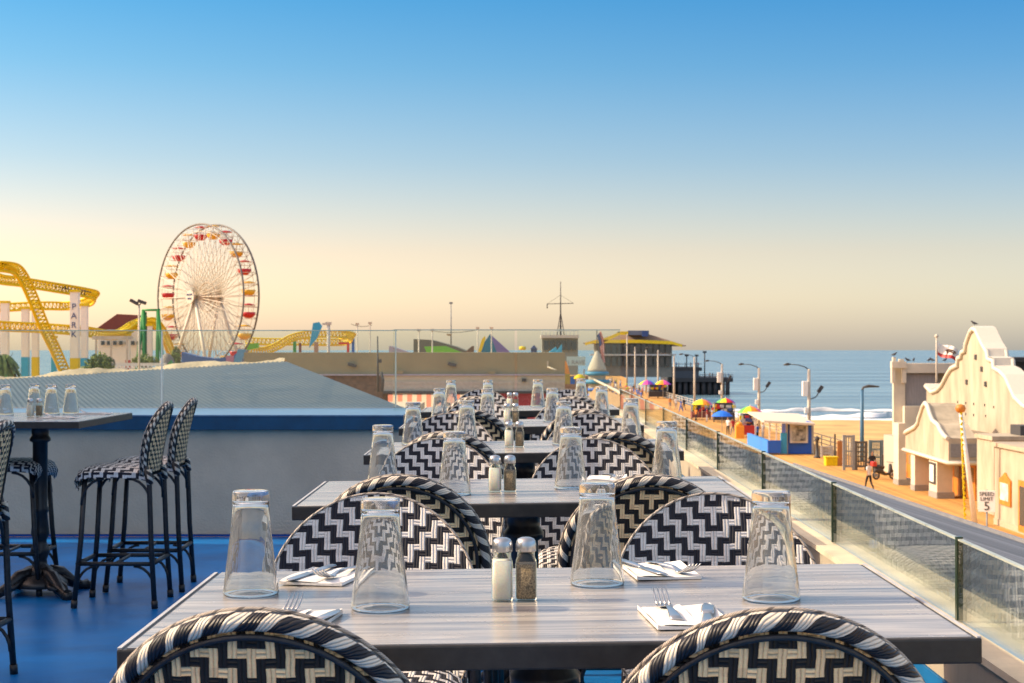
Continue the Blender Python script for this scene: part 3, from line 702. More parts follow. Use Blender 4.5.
for i, ty in enumerate(TY):
    yc = ty + .38; cx = XCS[i]
    o = T0 if i == 0 else copy_tree(T0)
    o.location = (cx, yc, dz(yc)); o.rotation_euler = (SL, TROLL, 0)
    tag(o, 'grey wood grained %s table of the row down the terrace' % ORD[i] if i else 'grey wood grained table nearest the viewer, at the front of the row', 'table', 'grey tables in a row down the terrace')
    def zt(x, y): return 1.0055 + dz(y) - TROLL * (x - XC) 
    side = ['leftmost', 'second from the left', 'third from the left', 'rightmost']
    for k, (x, y) in enumerate(TIL[i]):
        place_tumbler(x, y, zt(x, y), 'upturned glass, %s of four on the %s table' % (side[k], ORD[i]), 'upturned glasses on the tables')
    xs_, xp, y = SHK[i]
    place_shaker('salt', xs_, y, zt(xs_, y), 'glass salt shaker with steel lid on the %s table' % ORD[i])
    place_shaker('pepper', xp, y, zt(xp, y), 'glass pepper shaker with steel lid on the %s table' % ORD[i])
    for s_, x in zip(('left', 'right'), NEARX[i]):
        yy = ty - .06 if i == 0 else ty - .04
        place_stool(x, yy, random.uniform(-.04, .04), 'black and white woven stool tucked at near %s side of the %s table' % (s_, ORD[i]), 'woven stools along the dining tables')
    for s_, x in zip(('left', 'right'), FARX[i]):
        place_stool(x, ty + .76 + .235, math.pi + random.uniform(-.04, .04), 'black and white woven stool facing us at far %s side of the %s table' % (s_, ORD[i]), 'woven stools along the dining tables')
    if i == 0:
        for (x, y, rz, fx, fy, frz, kx, ky, krz, lab) in (
            (-.335, 2.475, -.12, -.352, 2.505, -.10, -.295, 2.45, -.25, 'near left'),
            (.262, 2.47, .08, .240, 2.51, .05, .295, 2.46, -.12, 'near right'),
            (-.335, 2.95, -.2, -.315, 2.95, math.pi - .3, -.365, 2.95, math.pi - .28, 'far left'),
            (.268, 2.965, .10, .292, 2.955, math.pi + .35, .238, 2.965, math.pi + .32, 'far right')):
            z = zt(x, y)
            place_small(NP, x, y, z + .0005, rz, 'white folded paper napkin at the %s setting of the nearest table' % lab, 'napkin', 'napkins laid on the tables')
            place_small(FK, fx, fy, z + .0055, frz, 'steel fork on the napkin at the %s setting' % lab, 'fork', 'forks laid on the napkins')
            place_small(KN, kx, ky, z + .0045, krz, 'steel knife on the napkin at the %s setting' % lab, 'knife', 'knives laid on the napkins')
    if i == 1:
        x, y = .29, 4.96; z = zt(x, y)
        place_small(NP, x, y, z + .0005, -.1, 'white napkin on the second nearest table, far right setting', 'napkin', 'napkins laid on the tables')
        place_small(FK, x + .02, y, z + .0055, math.pi + .2, 'steel fork on the napkin of the second nearest table', 'fork', 'forks laid on the napkins')
# left bar table
bt = copy_tree(T0); bt.location = (-2.67, 9.22, dz(9.22) - .004); bt.rotation_euler = (0, 0, R(90)); 
bt.scale = (1.0, 1.0, 1.0); bt.name = 'bar_table'
tag(bt, 'tall grey topped bar table on a black cast iron pedestal by the blue ledge', 'table')
bt.pop('group', None)
if 'group' in bt: del bt['group']
zb = 1.0055 + dz(9.2) - .004
for k, (x, y, lab) in enumerate(((-2.93, 9.42, 'leftmost glass on the tall bar table'), (-2.85, 9.72, 'glass half hidden behind the pepper shaker on the bar table'), (-2.70, 9.55, 'glass just right of the shakers on the bar table'), (-2.60, 9.6, 'rightmost glass on the tall bar table'))):
    place_tumbler(x, y, zb, 'upturned ' + lab, 'upturned glasses on the tables')
place_shaker('salt', -2.735, 9.25, zb, 'salt shaker on the tall bar table at left'); place_shaker('pepper', -2.69, 9.27, zb, 'pepper shaker on the tall bar table at left')
for (x, y, rz, a) in ((-2.50, 9.0, 1.3, 'near'), (-2.46, 9.58, 1.4, 'far')):
    place_small(NP, x, y, zb + .0005, rz, 'napkin at the %s right setting of the bar table' % a, 'napkin', 'napkins laid on the tables')
    place_small(FK, x + .01, y - .02, zb + .0055, rz, 'fork on the %s right napkin of the bar table' % a, 'fork', 'forks laid on the napkins')
place_stool(-2.125, 8.90, R(90), 'black and white woven stool in front of its twin, right of the bar table', 'woven stools at the bar tables')
place_stool(-2.10, 9.46, R(90) + .03, 'black and white woven stool behind its twin, right of the bar table', 'woven stools at the bar tables')
place_stool(-2.36, 6.80, R(90) - .02, 'woven stool cut off by the left frame edge, its dark leg nearest', 'woven stools at the bar tables')
place_stool(-2.86, 9.3, R(-90), 'woven stool with pale blue white seat between bar pedestal and left edge', 'woven stools at the bar tables')
# ================================================================ background helpers
YEL = mat('yellow coaster paint', (.74, .56, .006), .55, spec=.3, var=.15)
RED = mat('red paint', (.50, .03, .025), .45)
GREEN = mat('green paint', (.03, .28, .06), .5)
LIME = mat('lime green paint', (.16, .50, .03), .5)
BLUE = mat('bright blue paint', (.01, .12, .60), .45, var=.1)
SKYB = mat('sky blue paint', (.04, .38, .66), .5)
NAVY = mat('navy blue paint', (.04, .08, .24), .5)
ORANGE = mat('varnished orange wood', (.62, .22, .03), .5, var=.2, scale=3)
DARK = mat('dark grey paint', (.05, .05, .055), .6)
GREY = mat('grey metal paint', (.24, .26, .28), .6)
PALEG = mat('pale grey paint', (.50, .49, .47), .6)
CREAMLIT = mat('brightened cream stucco', (.62, .56, .45), .85, var=.08, scale=1, bump=.3, bscale=30)  # cream stucco lightened to put fill light into the shaded camera-facing faces
TAN = mat('tan stucco', (.27, .245, .155), .9, var=.12, scale=.5, bump=.3)
BEIGE = mat('beige stucco', (.46, .43, .36), .9, var=.06)
LILAC = mat('lilac trim', (.34, .33, .44), .7)
BROWN = mat('brown brick wall', (.15, .10, .07), .9, var=.3, scale=6)
MAROON = mat('maroon roof', (.18, .06, .06), .8, var=.2)
PALEM = mat('pale weathered pole', (.55, .50, .42), .8, var=.2, scale=1)
GLASSD = mat('dark window glass', (.03, .045, .055), .12, spec=.8)
LEAF = mat('palm and shrub green', (.07, .13, .02), .7, var=.4, scale=1.5, c2=(.26, .34, .07))
def wall_x(m, pts, X, thick, mi=0, side=None):
    m.prism([tuple(PX(px, py, (px - 512) / X)) for px, py in pts], (thick, 0, 0), mi, side)
def wp(px, py, X): return PX(px, py, (px - 512) / X)
def face(m, pts, fd, thick, mi=0, side=None):
    m.prism([tuple(PX(px, py, fd)) for px, py in pts], (0, thick, 0), mi, side)
def fbox(m, x0, y0, x1, y1, fd, depth, mi=0):
    a = PX(x0, y0, fd); b = PX(x1, y1, fd); m.b2((a.x, a.y, b.z), (b.x, a.y + depth, a.z), mi)
def thing(name, label, cat, loc, group=None): return empty(name, loc, 0, label, cat, group)
def ground(px, X=None, fd=None):
    return Vector(((px - 512) / fd, FPX / fd, PIERZ))

# ================================================================ white arcade building on the right
ab = thing('arcade_building', 'cream mission style building with curved white trimmed gable on the sunny pier', 'building', (27, 90, PIERZ))
gab = [(926.5, 384), (932.4, 390.3), (938, 388), (942.6, 383), (947.5, 373.5), (951.5, 367), (955, 364.8), (958.6, 363.5), (959, 356), (962, 355), (963, 350), (966, 349), (967, 341), (969.5, 334), (971.5, 329), (974, 326.6), (977, 328), (980.6, 336), (984, 343), (988, 349.3), (989, 357), (994.5, 358.5), (995, 366), (1001, 369), (1007, 375), (1011, 384), (1016, 395), (1024, 403), (1034, 408), (1045, 410)]
XM = 28
m = MB(); wall_x(m, gab + [(1045, 512 + 0), (926.5, 474)], XM, 1.0); child(m, 'gable_wall', CREAM, ab)
m = MB()
gp = [wp(px, py, XM) for px, py in gab]
for dx in (0, 1.0):
    m.tube([p + Vector((dx + (-.06 if dx == 0 else .06), 0, -.13)) for p in gp], .15, 6, flat=1)
m.grid(lambda u, v: (lambda i: gp[i] + Vector((-.12 + 1.24 * v, 0, .04)))(int(round(u * (len(gp) - 1)))), len(gp) - 1, 1, smooth=False)
child(m, 'white_trim', mat('bright white trim', (.62, .585, .50), .6, var=.03), ab)
# little stains / vents on gable
m = MB()
for px, py in ((976, 357), (982, 369), (967, 382), (986, 384)):
    p = wp(px, py, XM); m.box((p.x - .03, p.y, p.z), (.08, .35, .3))
for px, py in ((958, 402), (966, 403), (974, 404), (985, 405), (994, 407), (958, 412), (966, 414), (974, 415), (986, 416)):
    p = wp(px, py, XM); m.box((p.x - .02, p.y, p.z), (.05, .08, .14))
child(m, 'vent', DARK, ab)
# back block facing the viewer, with corner pilaster
m = MB(); m.prism([(26.9, 113.5, PIERZ), (44, 113.5, PIERZ), (44, 125, PIERZ), (30.4, 125, PIERZ)], (0, 0, CAMZ - 1.0 - PIERZ)); child(m, 'rear_wing', CREAM, ab)
fdp = FPX / 113.0
m = MB(); fbox(m, 905.5, 374, 936, 406, fdp, .1); child(m, 'shaded_recess', mat('grey corrugated panel', (.30, .28, .28), .8, var=.15, scale=5, stretch=(4, 1, .2)), ab)
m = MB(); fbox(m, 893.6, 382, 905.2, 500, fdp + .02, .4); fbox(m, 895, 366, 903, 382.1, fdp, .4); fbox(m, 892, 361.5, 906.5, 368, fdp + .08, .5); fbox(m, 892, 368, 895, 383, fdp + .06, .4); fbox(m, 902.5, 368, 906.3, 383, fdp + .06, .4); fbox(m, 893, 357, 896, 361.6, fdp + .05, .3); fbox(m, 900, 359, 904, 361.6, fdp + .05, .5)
child(m, 'corner_pilaster', CREAMLIT, ab)
m = MB(); fbox(m, 906.2, 363.5, 960, 373, fdp + .05, .8); child(m, 'parapet_band', CREAMLIT, ab)
m = MB(); fbox(m, 904.6, 406.2, 945, 430, fdp + .1, 1.2); child(m, 'lower_wall', CREAMLIT, ab)
# porch
XP = 24
porch = [(905.2, 449.8), (905.6, 433), (908, 431.2), (911.8, 429.3), (916, 426.5), (919, 422), (919.4, 418), (921, 414), (923.5, 406), (925.8, 403), (928, 406), (930.5, 414), (933, 420.5), (936, 423), (938.6, 425), (941, 430.5), (944.5, 435.5), (948.5, 438.8), (948.5, 463)]
m = MB(); wall_x(m, porch, XP, 1.7); child(m, 'porch_front', CREAM, ab)
m = MB(); m.tube([wp(px, py, XP) + Vector((-.03, 0, 0)) for px, py in porch[1:-1]], .14, 6); m.tube([wp(904, 449.5, XP) + Vector((-.05, 0, 0)), wp(949, 463.2, XP) + Vector((-.05, -.05, 0)), Vector((25.9, 89.5, wp(949, 463.2, XP).z))], .13, 4)
child(m, 'porch_trim', MATS['bright white trim'], ab)
yp = wp(948.5, 463, XP).y
m = MB(); za, zb_ = wp(948.5, 462, XP).z, wp(948.5, 439.5, XP).z
m.b2((XP + .1, yp - .04, za + .25), (25.75, yp - .012, zb_ - .25)); child(m, 'porch_side_panel', mat('slate grey panel', (.22, .23, .24), .6), ab)
m = MB(); m.b2((XP + 0.02, yp + .01, zb_ - .02), (28, 99.5, zb_ + .06)); m.b2((25.7, yp - .01, za), (28, yp + 1, zb_ - .03)); child(m, 'porch_roof', mat('brownish felt', (.25, .21, .16), .9), ab)
# pillars
for i, (a, b) in enumerate(((910.5, 914.5), (928.7, 936.7), (893.2, 898.2))):
    ya, yb = FPX * XP / (b - 512), FPX * XP / (a - 512)
    m = MB(); zt_ = za + (0 if i < 2 else 1.6) + (.6 if i == 0 else 0)
    m.b2((XP + .02, ya, PIERZ), (XP + .9 - (i == 2) * .4, yb, zt_)); child(m, 'pillar', CREAMLIT, ab)
    m = MB(); m.b2((XP + .0, ya - .05, PIERZ + .004), (XP + 1.0, yb + .05, PIERZ + .35)); child(m, 'pillar_base', mat('grey plinth', (.3, .29, .27), .8), ab)
# recessed wall and doors
m = MB(); m.b2((25.78, 89.9, PIERZ), (27.9, 113, za + .3)); child(m, 'recessed_wall', BEIGE, ab)
def door(parent, X, y0, y1, z0, z1):
    m = MB(); m.b2((X - .08, y0, z0), (X, y1, z1)); d = child(m, 'door', ORANGE, parent)
    m = MB(); n = max(1, int((y1 - y0) / 1.0))
    for k in range(n):
        ww = (y1 - y0) / n; m.b2((X - .11, y0 + k * ww + .18, z0 + .9), (X - .082, y0 + (k + 1) * ww - .18, z1 - .25))
    o = child(m, 'door_glass', GLASSD, parent); o.parent = d; o.matrix_parent_inverse = Matrix.Identity(4)
    o.location = (0, 0, 0)
    return d
def door2(parent, X, y0, y1, z0, z1, n):
    ww = (y1 - y0) / n
    for k in range(n):
        a, b = y0 + k * ww + .03, y0 + (k + 1) * ww - .03
        m = MB(); m.b2((X - .10, a, z0), (X, b, z1)); child(m, 'door', ORANGE, parent)
        m = MB(); m.b2((X - .125, a + .22, z0 + 1.0), (X - .104, b - .22, z1 - .3)); child(m, 'door_glass', mat('door glass', (.30, .22, .12), .1, spec=.9), parent)
door2(ab, 25.77, 90.3, 97.6, PIERZ + .05, za - .1, 5)
door2(ab, 25.77, 104.2, 107.2, PIERZ + .05, za - .3, 2)
m = MB(); p = wp(932.8, 473, XP); m.b2((XP - .06, p.y - .62, p.z - .6), (XP + .01, p.y + .62, p.z + .6)); child(m, 'poster_frame', DARK, ab)
m = MB(); m.b2((XP - .08, p.y - .45, p.z - .48), (XP - .062, p.y + .45, p.z + .48)); child(m, 'poster', WHITE, ab)
m = MB(); p = wp(917, 460, XP); m.b2((25.6, p.y - 1.2, p.z - .3), (25.76, p.y + .8, p.z + .15)); child(m, 'name_plate', DARK, ab)
# near blocks
XN = 24.5
ya, yb = FPX * XN / (994 - 512), FPX * XN / (977 - 512)
m = MB(); m.b2((XN, ya, PIERZ), (28, yb, wp(980, 438, XN).z)); m.b2((XN - .12, ya - .1, wp(980, 438, XN).z + .002), (28, yb + .1, wp(980, 438, XN).z + .22)); child(m, 'side_block', CREAM, ab)
m = MB(); z = wp(980, 438, XN).z + .23; m.b2((26, ya + .5, z), (27.6, ya + 2.2, z + .5)); child(m, 'rooftop_box', DARK, ab)
XF = 23.3
y0_, y1_ = 55, FPX * XF / (994.5 - 512)
zt_ = wp(1000, 447, XF).z
m = MB(); m.b2((XF, y0_, PIERZ), (28, y1_, zt_)); child(m, 'front_wall', CREAM, ab)
m = MB(); m.b2((XF - .15, y0_, zt_ + .002), (28, y1_ + .1, zt_ + .2)); m.b2((XF - .05, y0_, PIERZ + .004), (XF - .003, y1_, PIERZ + .3)); child(m, 'coping', mat('weathered coping', (.45, .38, .28), .8), ab)
a, b = wp(1001, 478, XF), wp(1012, 507, XF)
m = MB(); m.b2((XF - .1, b.y, b.z), (XF - .004, a.y, a.z)); m.prism([(XF - .1, b.y + .1, a.z + .002), (XF - .1, a.y - .1, a.z + .002), (XF - .1, (a.y + b.y) / 2 + .25, a.z + .18), (XF - .1, (a.y + b.y) / 2, a.z + .32), (XF - .1, (a.y + b.y) / 2 - .25, a.z + .18)], (.09, 0, 0)); child(m, 'poster_frame', ORANGE, ab)
m = MB(); m.b2((XF - .12, b.y + .22, b.z + .22), (XF - .103, a.y - .22, a.z - .18)); child(m, 'poster', mat('pale poster', (.72, .66, .60), .6, var=.3, scale=3), ab)
a, b = wp(1020, 480, XF), wp(1034, 536, XF)
m = MB(); m.b2((XF - .09, b.y, PIERZ + .1), (XF - .004, a.y, a.z)); child(m, 'door', ORANGE, ab)
m = MB(); m.b2((XF - .11, b.y, PIERZ + .4), (XF - .093, a.y - .25, a.z - .25)); child(m, 'door_glass', GLASSD, ab)
m = MB(); m.b2((31, 92, PIERZ), (60, 108, CAMZ - .75)); child(m, 'rear_hall', mat('shaded grey wall', (.3, .3, .32), .8), ab)
m = MB(); m.b2((30.5, 91.8, CAMZ - .73), (60, 108.2, CAMZ - .45)); child(m, 'dark_flat_roof', DARK, ab)
# flag on the building
fl = thing('flag_on_pole', 'white flag with red stripe and dark bear above the cream building', 'flag', (29, 110, CAMZ - 3))
fdf = 14.75
m = MB(); a = PX(936.6, 385, fdf); b = PX(936.6, 336, fdf); m.rod(a, b, .08, .06, 8); m.lathe([(0, -.14), (.12, -.08), (.14, 0), (.1, .1), (0, .14)], 10, b); child(m, 'flagpole', PALEM, fl)
def flagpt(u, v):
    p = PX(938.0 + 20 * u, 341 + 13 * v + 9 * u + 1.2 * math.sin(u * 7), fdf); p.y += .35 * math.sin(u * 6 + v); return p
m = MB(); m.grid(lambda u, v: flagpt(u, v * .74), 14, 6, 0); m.grid(lambda u, v: flagpt(u, .74 + .26 * v), 14, 3, 1)
child(m, 'flag_cloth', [WHITE, RED], fl)
m = MB()
def em(u, v, r, ru): 
    m.grid(lambda a, b: flagpt(u + ru * (b) * math.cos(a * 2 * math.pi), v + r * b * math.sin(a * 2 * math.pi)) + Vector((0, -.04, 0)), 12, 1)
em(.58, .42, .13, .20); em(.78, .40, .08, .07); em(.45, .58, .09, .04); em(.70, .58, .09, .04)
child(m, 'bear_emblem', mat('bear brown', (.10, .05, .03), .8), fl)
# birds
BIRD = mat('pigeon grey', (.06, .06, .07), .7)
def make_bird():
    m = MB(); m.tube([(-.22, 0, .10), (-.10, 0, .13), (.02, 0, .16), (.10, 0, .20), (.14, 0, .27), (.19, 0, .28), (.24, 0, .27)], [.01, .05, .08, .065, .04, .04, .008], 8)
    for s_ in (-1, 1): m.rod((0, s_ * .03, .1), (.01, s_ * .03, 0), .008)
    return m.build('bird', [BIRD])
bd = make_bird()
zpil = CAMZ - (361.5 - 350) / fdp
for i, (px, py, fd, rz, lab) in enumerate(((895, 357, fdp, 0, 'grey bird on the corner pilaster of the cream building'), (909, 362.5, fdp, 3, 'grey bird second from the left on the cream roofline'), (914.5, 362.5, fdp, 1, 'grey bird third along the cream roofline'), (930, 362.5, fdp, .5, 'grey bird just left of the flag pole on the roofline'), (933.5, 362.5, fdp, 2.6, 'grey bird beside the flag pole on the roofline'), (946, 362.5, fdp, .3, 'grey bird beneath the flag with the bear'), (974.5, 326.2, (974.5 - 512) / 28.2, 2.8, 'grey bird on the very peak of the cream gable'))):
    o = bd if i == 0 else bd.copy()
    if i: col.objects.link(o)
    p = PX(px, py, fd); o.location = (p.x, p.y + (.3 if i < 6 else 0), p.z + .03); o.rotation_euler = (0, 0, rz); tag(o, lab, 'bird', 'birds on the cream building'); o.scale = (1.0,) * 3
# speed limit sign
sg = thing('speed_limit_sign', 'white rectangular speed limit 5 sign on a thin grey post before the cream wall', 'sign', (16.96, 58.2, PIERZ))
fds = 28.0; a = PX(978.8, 490.5, fds); b = PX(995.2, 512, fds)
m = MB(); m.box(((a.x + b.x) / 2, a.y, (a.z + b.z) / 2), (b.x - a.x, .02, a.z - b.z), bev=.008); child(m, 'sign_plate', mat('off white sign', (.85, .80, .74), .5, var=.03), sg)
m = MB(); m.rod(((a.x + b.x) / 2, a.y + .04, PIERZ), ((a.x + b.x) / 2, a.y + .04, a.z + .03), .03); child(m, 'post', GREY, sg)
BLK = mat('black print', (.02, .02, .02), .5)
cxs = (a.x + b.x) / 2; czs = (a.z + b.z) / 2; h = a.z - b.z
def child_text(body, size, wloc, rot, m_, parent, name='lettering', ext=.004):
    t = text(body, size, parent, (0, 0, 0), rot, m_, ext, name); t.location = Vector(wloc) - Vector(parent.location); return t
child_text('SPEED', .19, (cxs, a.y - .018, czs + h * .33), (R(90), 0, 0), BLK, sg); child_text('LIMIT', .19, (cxs, a.y - .018, czs + h * .10), (R(90), 0, 0), BLK, sg); child_text('5', .44, (cxs, a.y - .018, czs - h * .24), (R(90), 0, 0), BLK, sg)
sg.rotation_euler = (0, 0, R(-20))
# leaning pole with yellow chain
lp = thing('leaning_pole', 'tall white leaning pole with orange ball top and yellow chain before the porch', 'pole', (22, 78, PIERZ))
a = PX(960.5, 411, 20.9); b = PX(975.2, 527, 20.9)
m = MB(); m.rod(b, a, .15, .09, 10); child(m, 'shaft', WHITE, lp)
m = MB(); m.lathe([(0, -.25), (.2, -.15), (.26, 0), (.2, .16), (0, .22)], 12, a + Vector((0, 0, .12))); child(m, 'ball_cap', ORANGE, lp)
m = MB(); c = PX(965, 528, 20.9)
for k in range(22):
    p = a.lerp(c, k / 22) + Vector((0, -.12, -.1)); m.box(p, (.09, .06, .16), rot=Euler((0, .4 * (-1) ** k, 0)))
m.rod(a, c, .03); child(m, 'yellow_chain', YEL, lp)
# ================================================================ lamp posts on the pier
def lamp(px, ytop, fd, kind, label, group):
    X = (px - 512) / fd; Y = FPX / fd; zt = CAMZ - (ytop - 350) / fd
    r = thing('street_lamp', label, 'street lamp', (X, Y, PIERZ), group)
    H = zt - PIERZ
    m = MB(); m.rod((0, 0, 0), (0, 0, H), .17, .13, 8); m.build('pole', [PALEM if kind != 'blue' else mat('blue lamp paint', (.05, .16, .30), .5)], r)
    if kind == 'blue':
        m = MB(); m.tube([(0, 0, H - .1), (.1, 0, H + .2), (.5, 0, H + .3), (1.3, 0, H + .25)], [.10, .08, .12, .05], 8); m.build('lamp_head', [DARK], r); return
    m = MB(); m.tube([(0, 0, H - .1), (-.3, 0, H + .15), (-.9, 0, H + .35), (-1.7, 0, H + .42)], [.06, .05, .045, .04], 6); m.build('arm', [DARK], r)
    m = MB(); m.tube([(-1.6, 0, H + .42), (-1.9, 0, H + .42), (-2.2, 0, H + .36)], [.06, .13, .05], 8); m.build('lamp_head', [DARK], r)
    if kind == 'box':
        m = MB(); m.box((-.36, -.1, H - 1.7), (.5, .45, 1.3), bev=.06); m.build('equipment_box', [WHITE], r)
        m = MB(); m.tube([(.1, 0, H - 2.6), (.5, 0, H - 2.5), (.7, 0, H - 2.3), (.9, 0, H - 1.9)], .05, 6); m.box((.98, 0, H - 1.75), (.3, .25, .65), rot=Euler((0, .6, 0))); m.build('spotlight', [DARK], r)
        m = MB(); m.box((-.25, -.15, H - 3.6), (.35, .35, .5), bev=.04); m.build('meter_box', [WHITE], r)
lamp(809, 369, 11.5, 'box', 'lamp post behind the blue booth, with white box and spotlight', 'pale lamp posts along the pier')
lamp(759, 368, 9.4, 'box', 'lamp post second right among the pale posts, standing above the red cart', 'pale lamp posts along the pier')
lamp(722, 364, 7.9, 'box', 'lamp post with white box, rising behind the rainbow umbrellas', 'pale lamp posts along the pier')
for px, yt, fd, lab in ((694.5, 357, 7.05, 'right edge of the dark pier end'), (674, 356, 6.3, 'yellow roofed building right corner'), (658, 350, 5.7, 'twin rainbow umbrellas'), (646, 350, 5.2, 'yellow roofed building, fourth of the pale row'), (635, 347, 4.8, 'yellow roofed building, fifth of the pale row'), (627, 334, 4.5, 'yellow roofed building, last and tallest of the row')):
    lamp(px, yt, fd, 'plain', 'pale bare lamp post before the ' + lab, 'pale lamp posts along the pier')
lamp(862, 390, 13.2, 'blue', 'slim blue lamp post near the gates and the sand', None)
# ================================================================ blue booth
fb = 12.4
bo = thing('blue_booth', 'bright blue ticket booth with white canopy and framed picture on its side', 'booth', (23, FPX / fb, PIERZ))
m = MB(); fbox(m, 787, 422, 811.5, 453.8, fb, 2.6); child(m, 'booth_wall', BLUE, bo)
m = MB(); fbox(m, 811.6, 422, 813.8, 453.8, fb, 2.6); fbox(m, 786, 421, 788, 453.8, fb + .02, .2); child(m, 'corner_trim', PALEG, bo)
m = MB(); fbox(m, 790, 424, 808, 443, fb + .03, .1); child(m, 'picture_frame', WHITE, bo)
m = MB(); fbox(m, 792.3, 426, 806, 441, fb + .06, .04); child(m, 'picture', mat('grey photo print', (.30, .30, .27), .6, var=.9, scale=2.5, c2=(.6, .58, .5)), bo)
m = MB(); fbox(m, 768, 440.5, 781, 453, fb + .1, .3); child(m, 'counter', BLUE, bo)
m = MB(); a = PX(755.5, 436, fb - .7); m.prism([tuple(PX(768, 440.5, fb + .1)), tuple(PX(768, 453, fb + .1)), (a.x, PX(0, 0, 11.3).y, PIERZ), (a.x, PX(0, 0, 11.3).y, PIERZ + 1.05)], (.25, .1, 0)); child(m, 'side_counter', mat('light blue booth paint', (.02, .24, .72), .5), bo)
m = MB(); fbox(m, 781, 433, 787, 453.8, fb + .05, .3); child(m, 'front_panel', SKYB, bo)
m = MB()
A_, B_ = PX(764, 420.5, fb + .15), PX(815, 423.5, fb + .15); C_, D_ = PX(798, 413.5, 11.1), PX(747.5, 411.5, 11.1)
m.prism([tuple(A_), tuple(B_), tuple(C_), tuple(D_)], (0, 0, -.16)); child(m, 'canopy', mat('cream canopy', (.70, .62, .50), .8), bo)
for px in (769, 776): m = MB(); fbox(m, px, 421.6, px + 1.2, 440.4, fb + .1, .1); child(m, 'canopy_post', WHITE, bo)
m = MB(); fbox(m, 755, 418, 756.3, 441, 11.35, .1); child(m, 'canopy_post', WHITE, bo)
# ================================================================ gates, box, bollard
def gate(name, x0, y0, x1, y1, fd, nbar, matl, label, cross=2):
    g = thing(name, label, 'gate', ((x0 + x1 - 1024) / 2 / fd, FPX / fd, PIERZ))
    m = MB(); a = PX(x0, y0, fd); b = PX(x1, y1, fd)
    for xx in (a.x, b.x): m.b2((xx - .09, a.y - .09, PIERZ), (xx + .09, a.y + .09, a.z))
    m.b2((a.x, a.y - .06, a.z - .16), (b.x, a.y + .06, a.z - .02)); m.b2((a.x, a.y - .05, PIERZ + .2), (b.x, a.y + .05, PIERZ + .34)); child(m, 'gate_frame', matl, g)
    m = MB()
    for k in range(1, nbar): xx = a.x + (b.x - a.x) * k / nbar; m.b2((xx - .035, a.y - .03, PIERZ + .34), (xx + .035, a.y + .03, a.z - .16))
    for k in range(cross): zz = PIERZ + .3 + (a.z - PIERZ - .4) * (k + 1) / (cross + 1); m.b2((a.x, a.y - .045, zz - .05), (b.x, a.y - .032, zz + .05))
    child(m, 'bars', matl, g)
gate('metal_gate', 844, 435, 853.5, 470, 14.3, 4, GREY, 'tall grey slatted metal gate beside the brown board', 1)
gate('metal_gate', 856, 441, 866, 470, 14.3, 4, mat('rusty dark steel', (.10, .09, .08), .7), 'dark lattice gate left of the man in a white shirt', 4)
gate('metal_gate', 870, 440, 882, 471, 14.2, 6, mat('blue grey steel', (.16, .24, .28), .6), 'blue grey barred gate behind the parked scooter', 2)
gate('metal_fence', 822, 446, 832, 456, 12.7, 5, PALEG, 'low pale rail fence right of the blue booth', 1)
gate('metal_fence', 883, 455, 893, 472, 14.4, 6, DARK, 'short dark fence reaching the cream building', 2)
m = MB(); fbox(m, 834.4, 434, 835.8, 457, 12.8, .15); tag(m.build('gate_post', DARK), 'single dark upright post between the rail fence and brown board', 'post')
m = MB(); fbox(m, 837.5, 441, 842.5, 466, 13.8, .15); tag(m.build('notice_board', mat('rust brown board', (.40, .17, .05), .7)), 'upright rust brown board beside the yellow box', 'board')
yb_ = thing('yellow_box', 'bright yellow sand box on the pier planks by the gates', 'box', PX(832, 466, 13.75))
m = MB(); a = PX(826, 457, 13.8); b = PX(838, 466.5, 13.8); m.box(((a.x + b.x) / 2, a.y + .4, (PIERZ + a.z) / 2 - .03), (b.x - a.x, .8, a.z - PIERZ - .06), bev=.04); child(m, 'box_body', YEL, yb_)
m = MB(); m.box(((a.x + b.x) / 2, a.y + .4, a.z - .02), (b.x - a.x + .1, .9, .08), bev=.02); child(m, 'lid', YEL, yb_)
m = MB(); p = PX(817, 458, 12.85); m.lathe([(0, 0), (.3, 0), (.26, .12), (.13, .2), (.12, 1.3), (.2, 1.4), (.2, 1.6), (.0, 1.75)], 12, (p.x, p.y, PIERZ)); tag(m.build('bollard', DARK), 'black cast bollard at the right corner of the blue booth', 'bollard')
# pier edge railing
m = MB()
for i in range(60):
    y = 113 + i * 4; m.rod((26.8, y, PIERZ), (26.8, y, PIERZ + 1.05), .05)
for zz in (.35, .7, 1.05): m.rod((26.8, 113, PIERZ + zz), (26.8, 349, PIERZ + zz), .04)
tag(m.build('pier_railing', PALEM), 'low railing along the seaward edge of the pier', 'railing')
# ================================================================ umbrellas and stalls
def umbrella(px, ytop, fd, w_, cols, label, zbase=PIERZ):
    X = (px - 512) / fd; Y = FPX / fd; zt = CAMZ - (ytop - 350) / fd; r_ = w_ / 2 / fd
    r = thing('beach_umbrella', label, 'umbrella', (X, Y, zbase), 'umbrellas over the pier stalls')
    H = zt - zbase
    m = MB(); prof = [(0, H), (r_ * .35, H - r_ * .07), (r_ * .7, H - r_ * .25), (r_, H - r_ * .52)]
    m.lathe(prof, 16, (0, 0, 0), smooth=False, mis=[i // 2 for i in range(16)]); m.lathe([(r_ * .98, H - r_ * .53), (r_ * .5, H - r_ * .2), (0, H - .05)], 16, smooth=False, mis=[i // 2 for i in range(16)])
    m.build('canopy', cols, r, recalc=False)
    m = MB(); m.rod((0, 0, 0), (0, 0, H + .15), .04); m.build('pole', [PALEM], r)
UC = [mat('umbrella ' + n_, c, .6, var=.04) for n_, c in (('purple', (.25, .04, .40)), ('blue', (.01, .16, .75)), ('teal', (.02, .45, .35)), ('green', (.12, .50, .06)), ('yellow', (.85, .62, .02)), ('orange', (.85, .28, .02)), ('red', (.75, .02, .03)), ('pink', (.85, .08, .35)))]
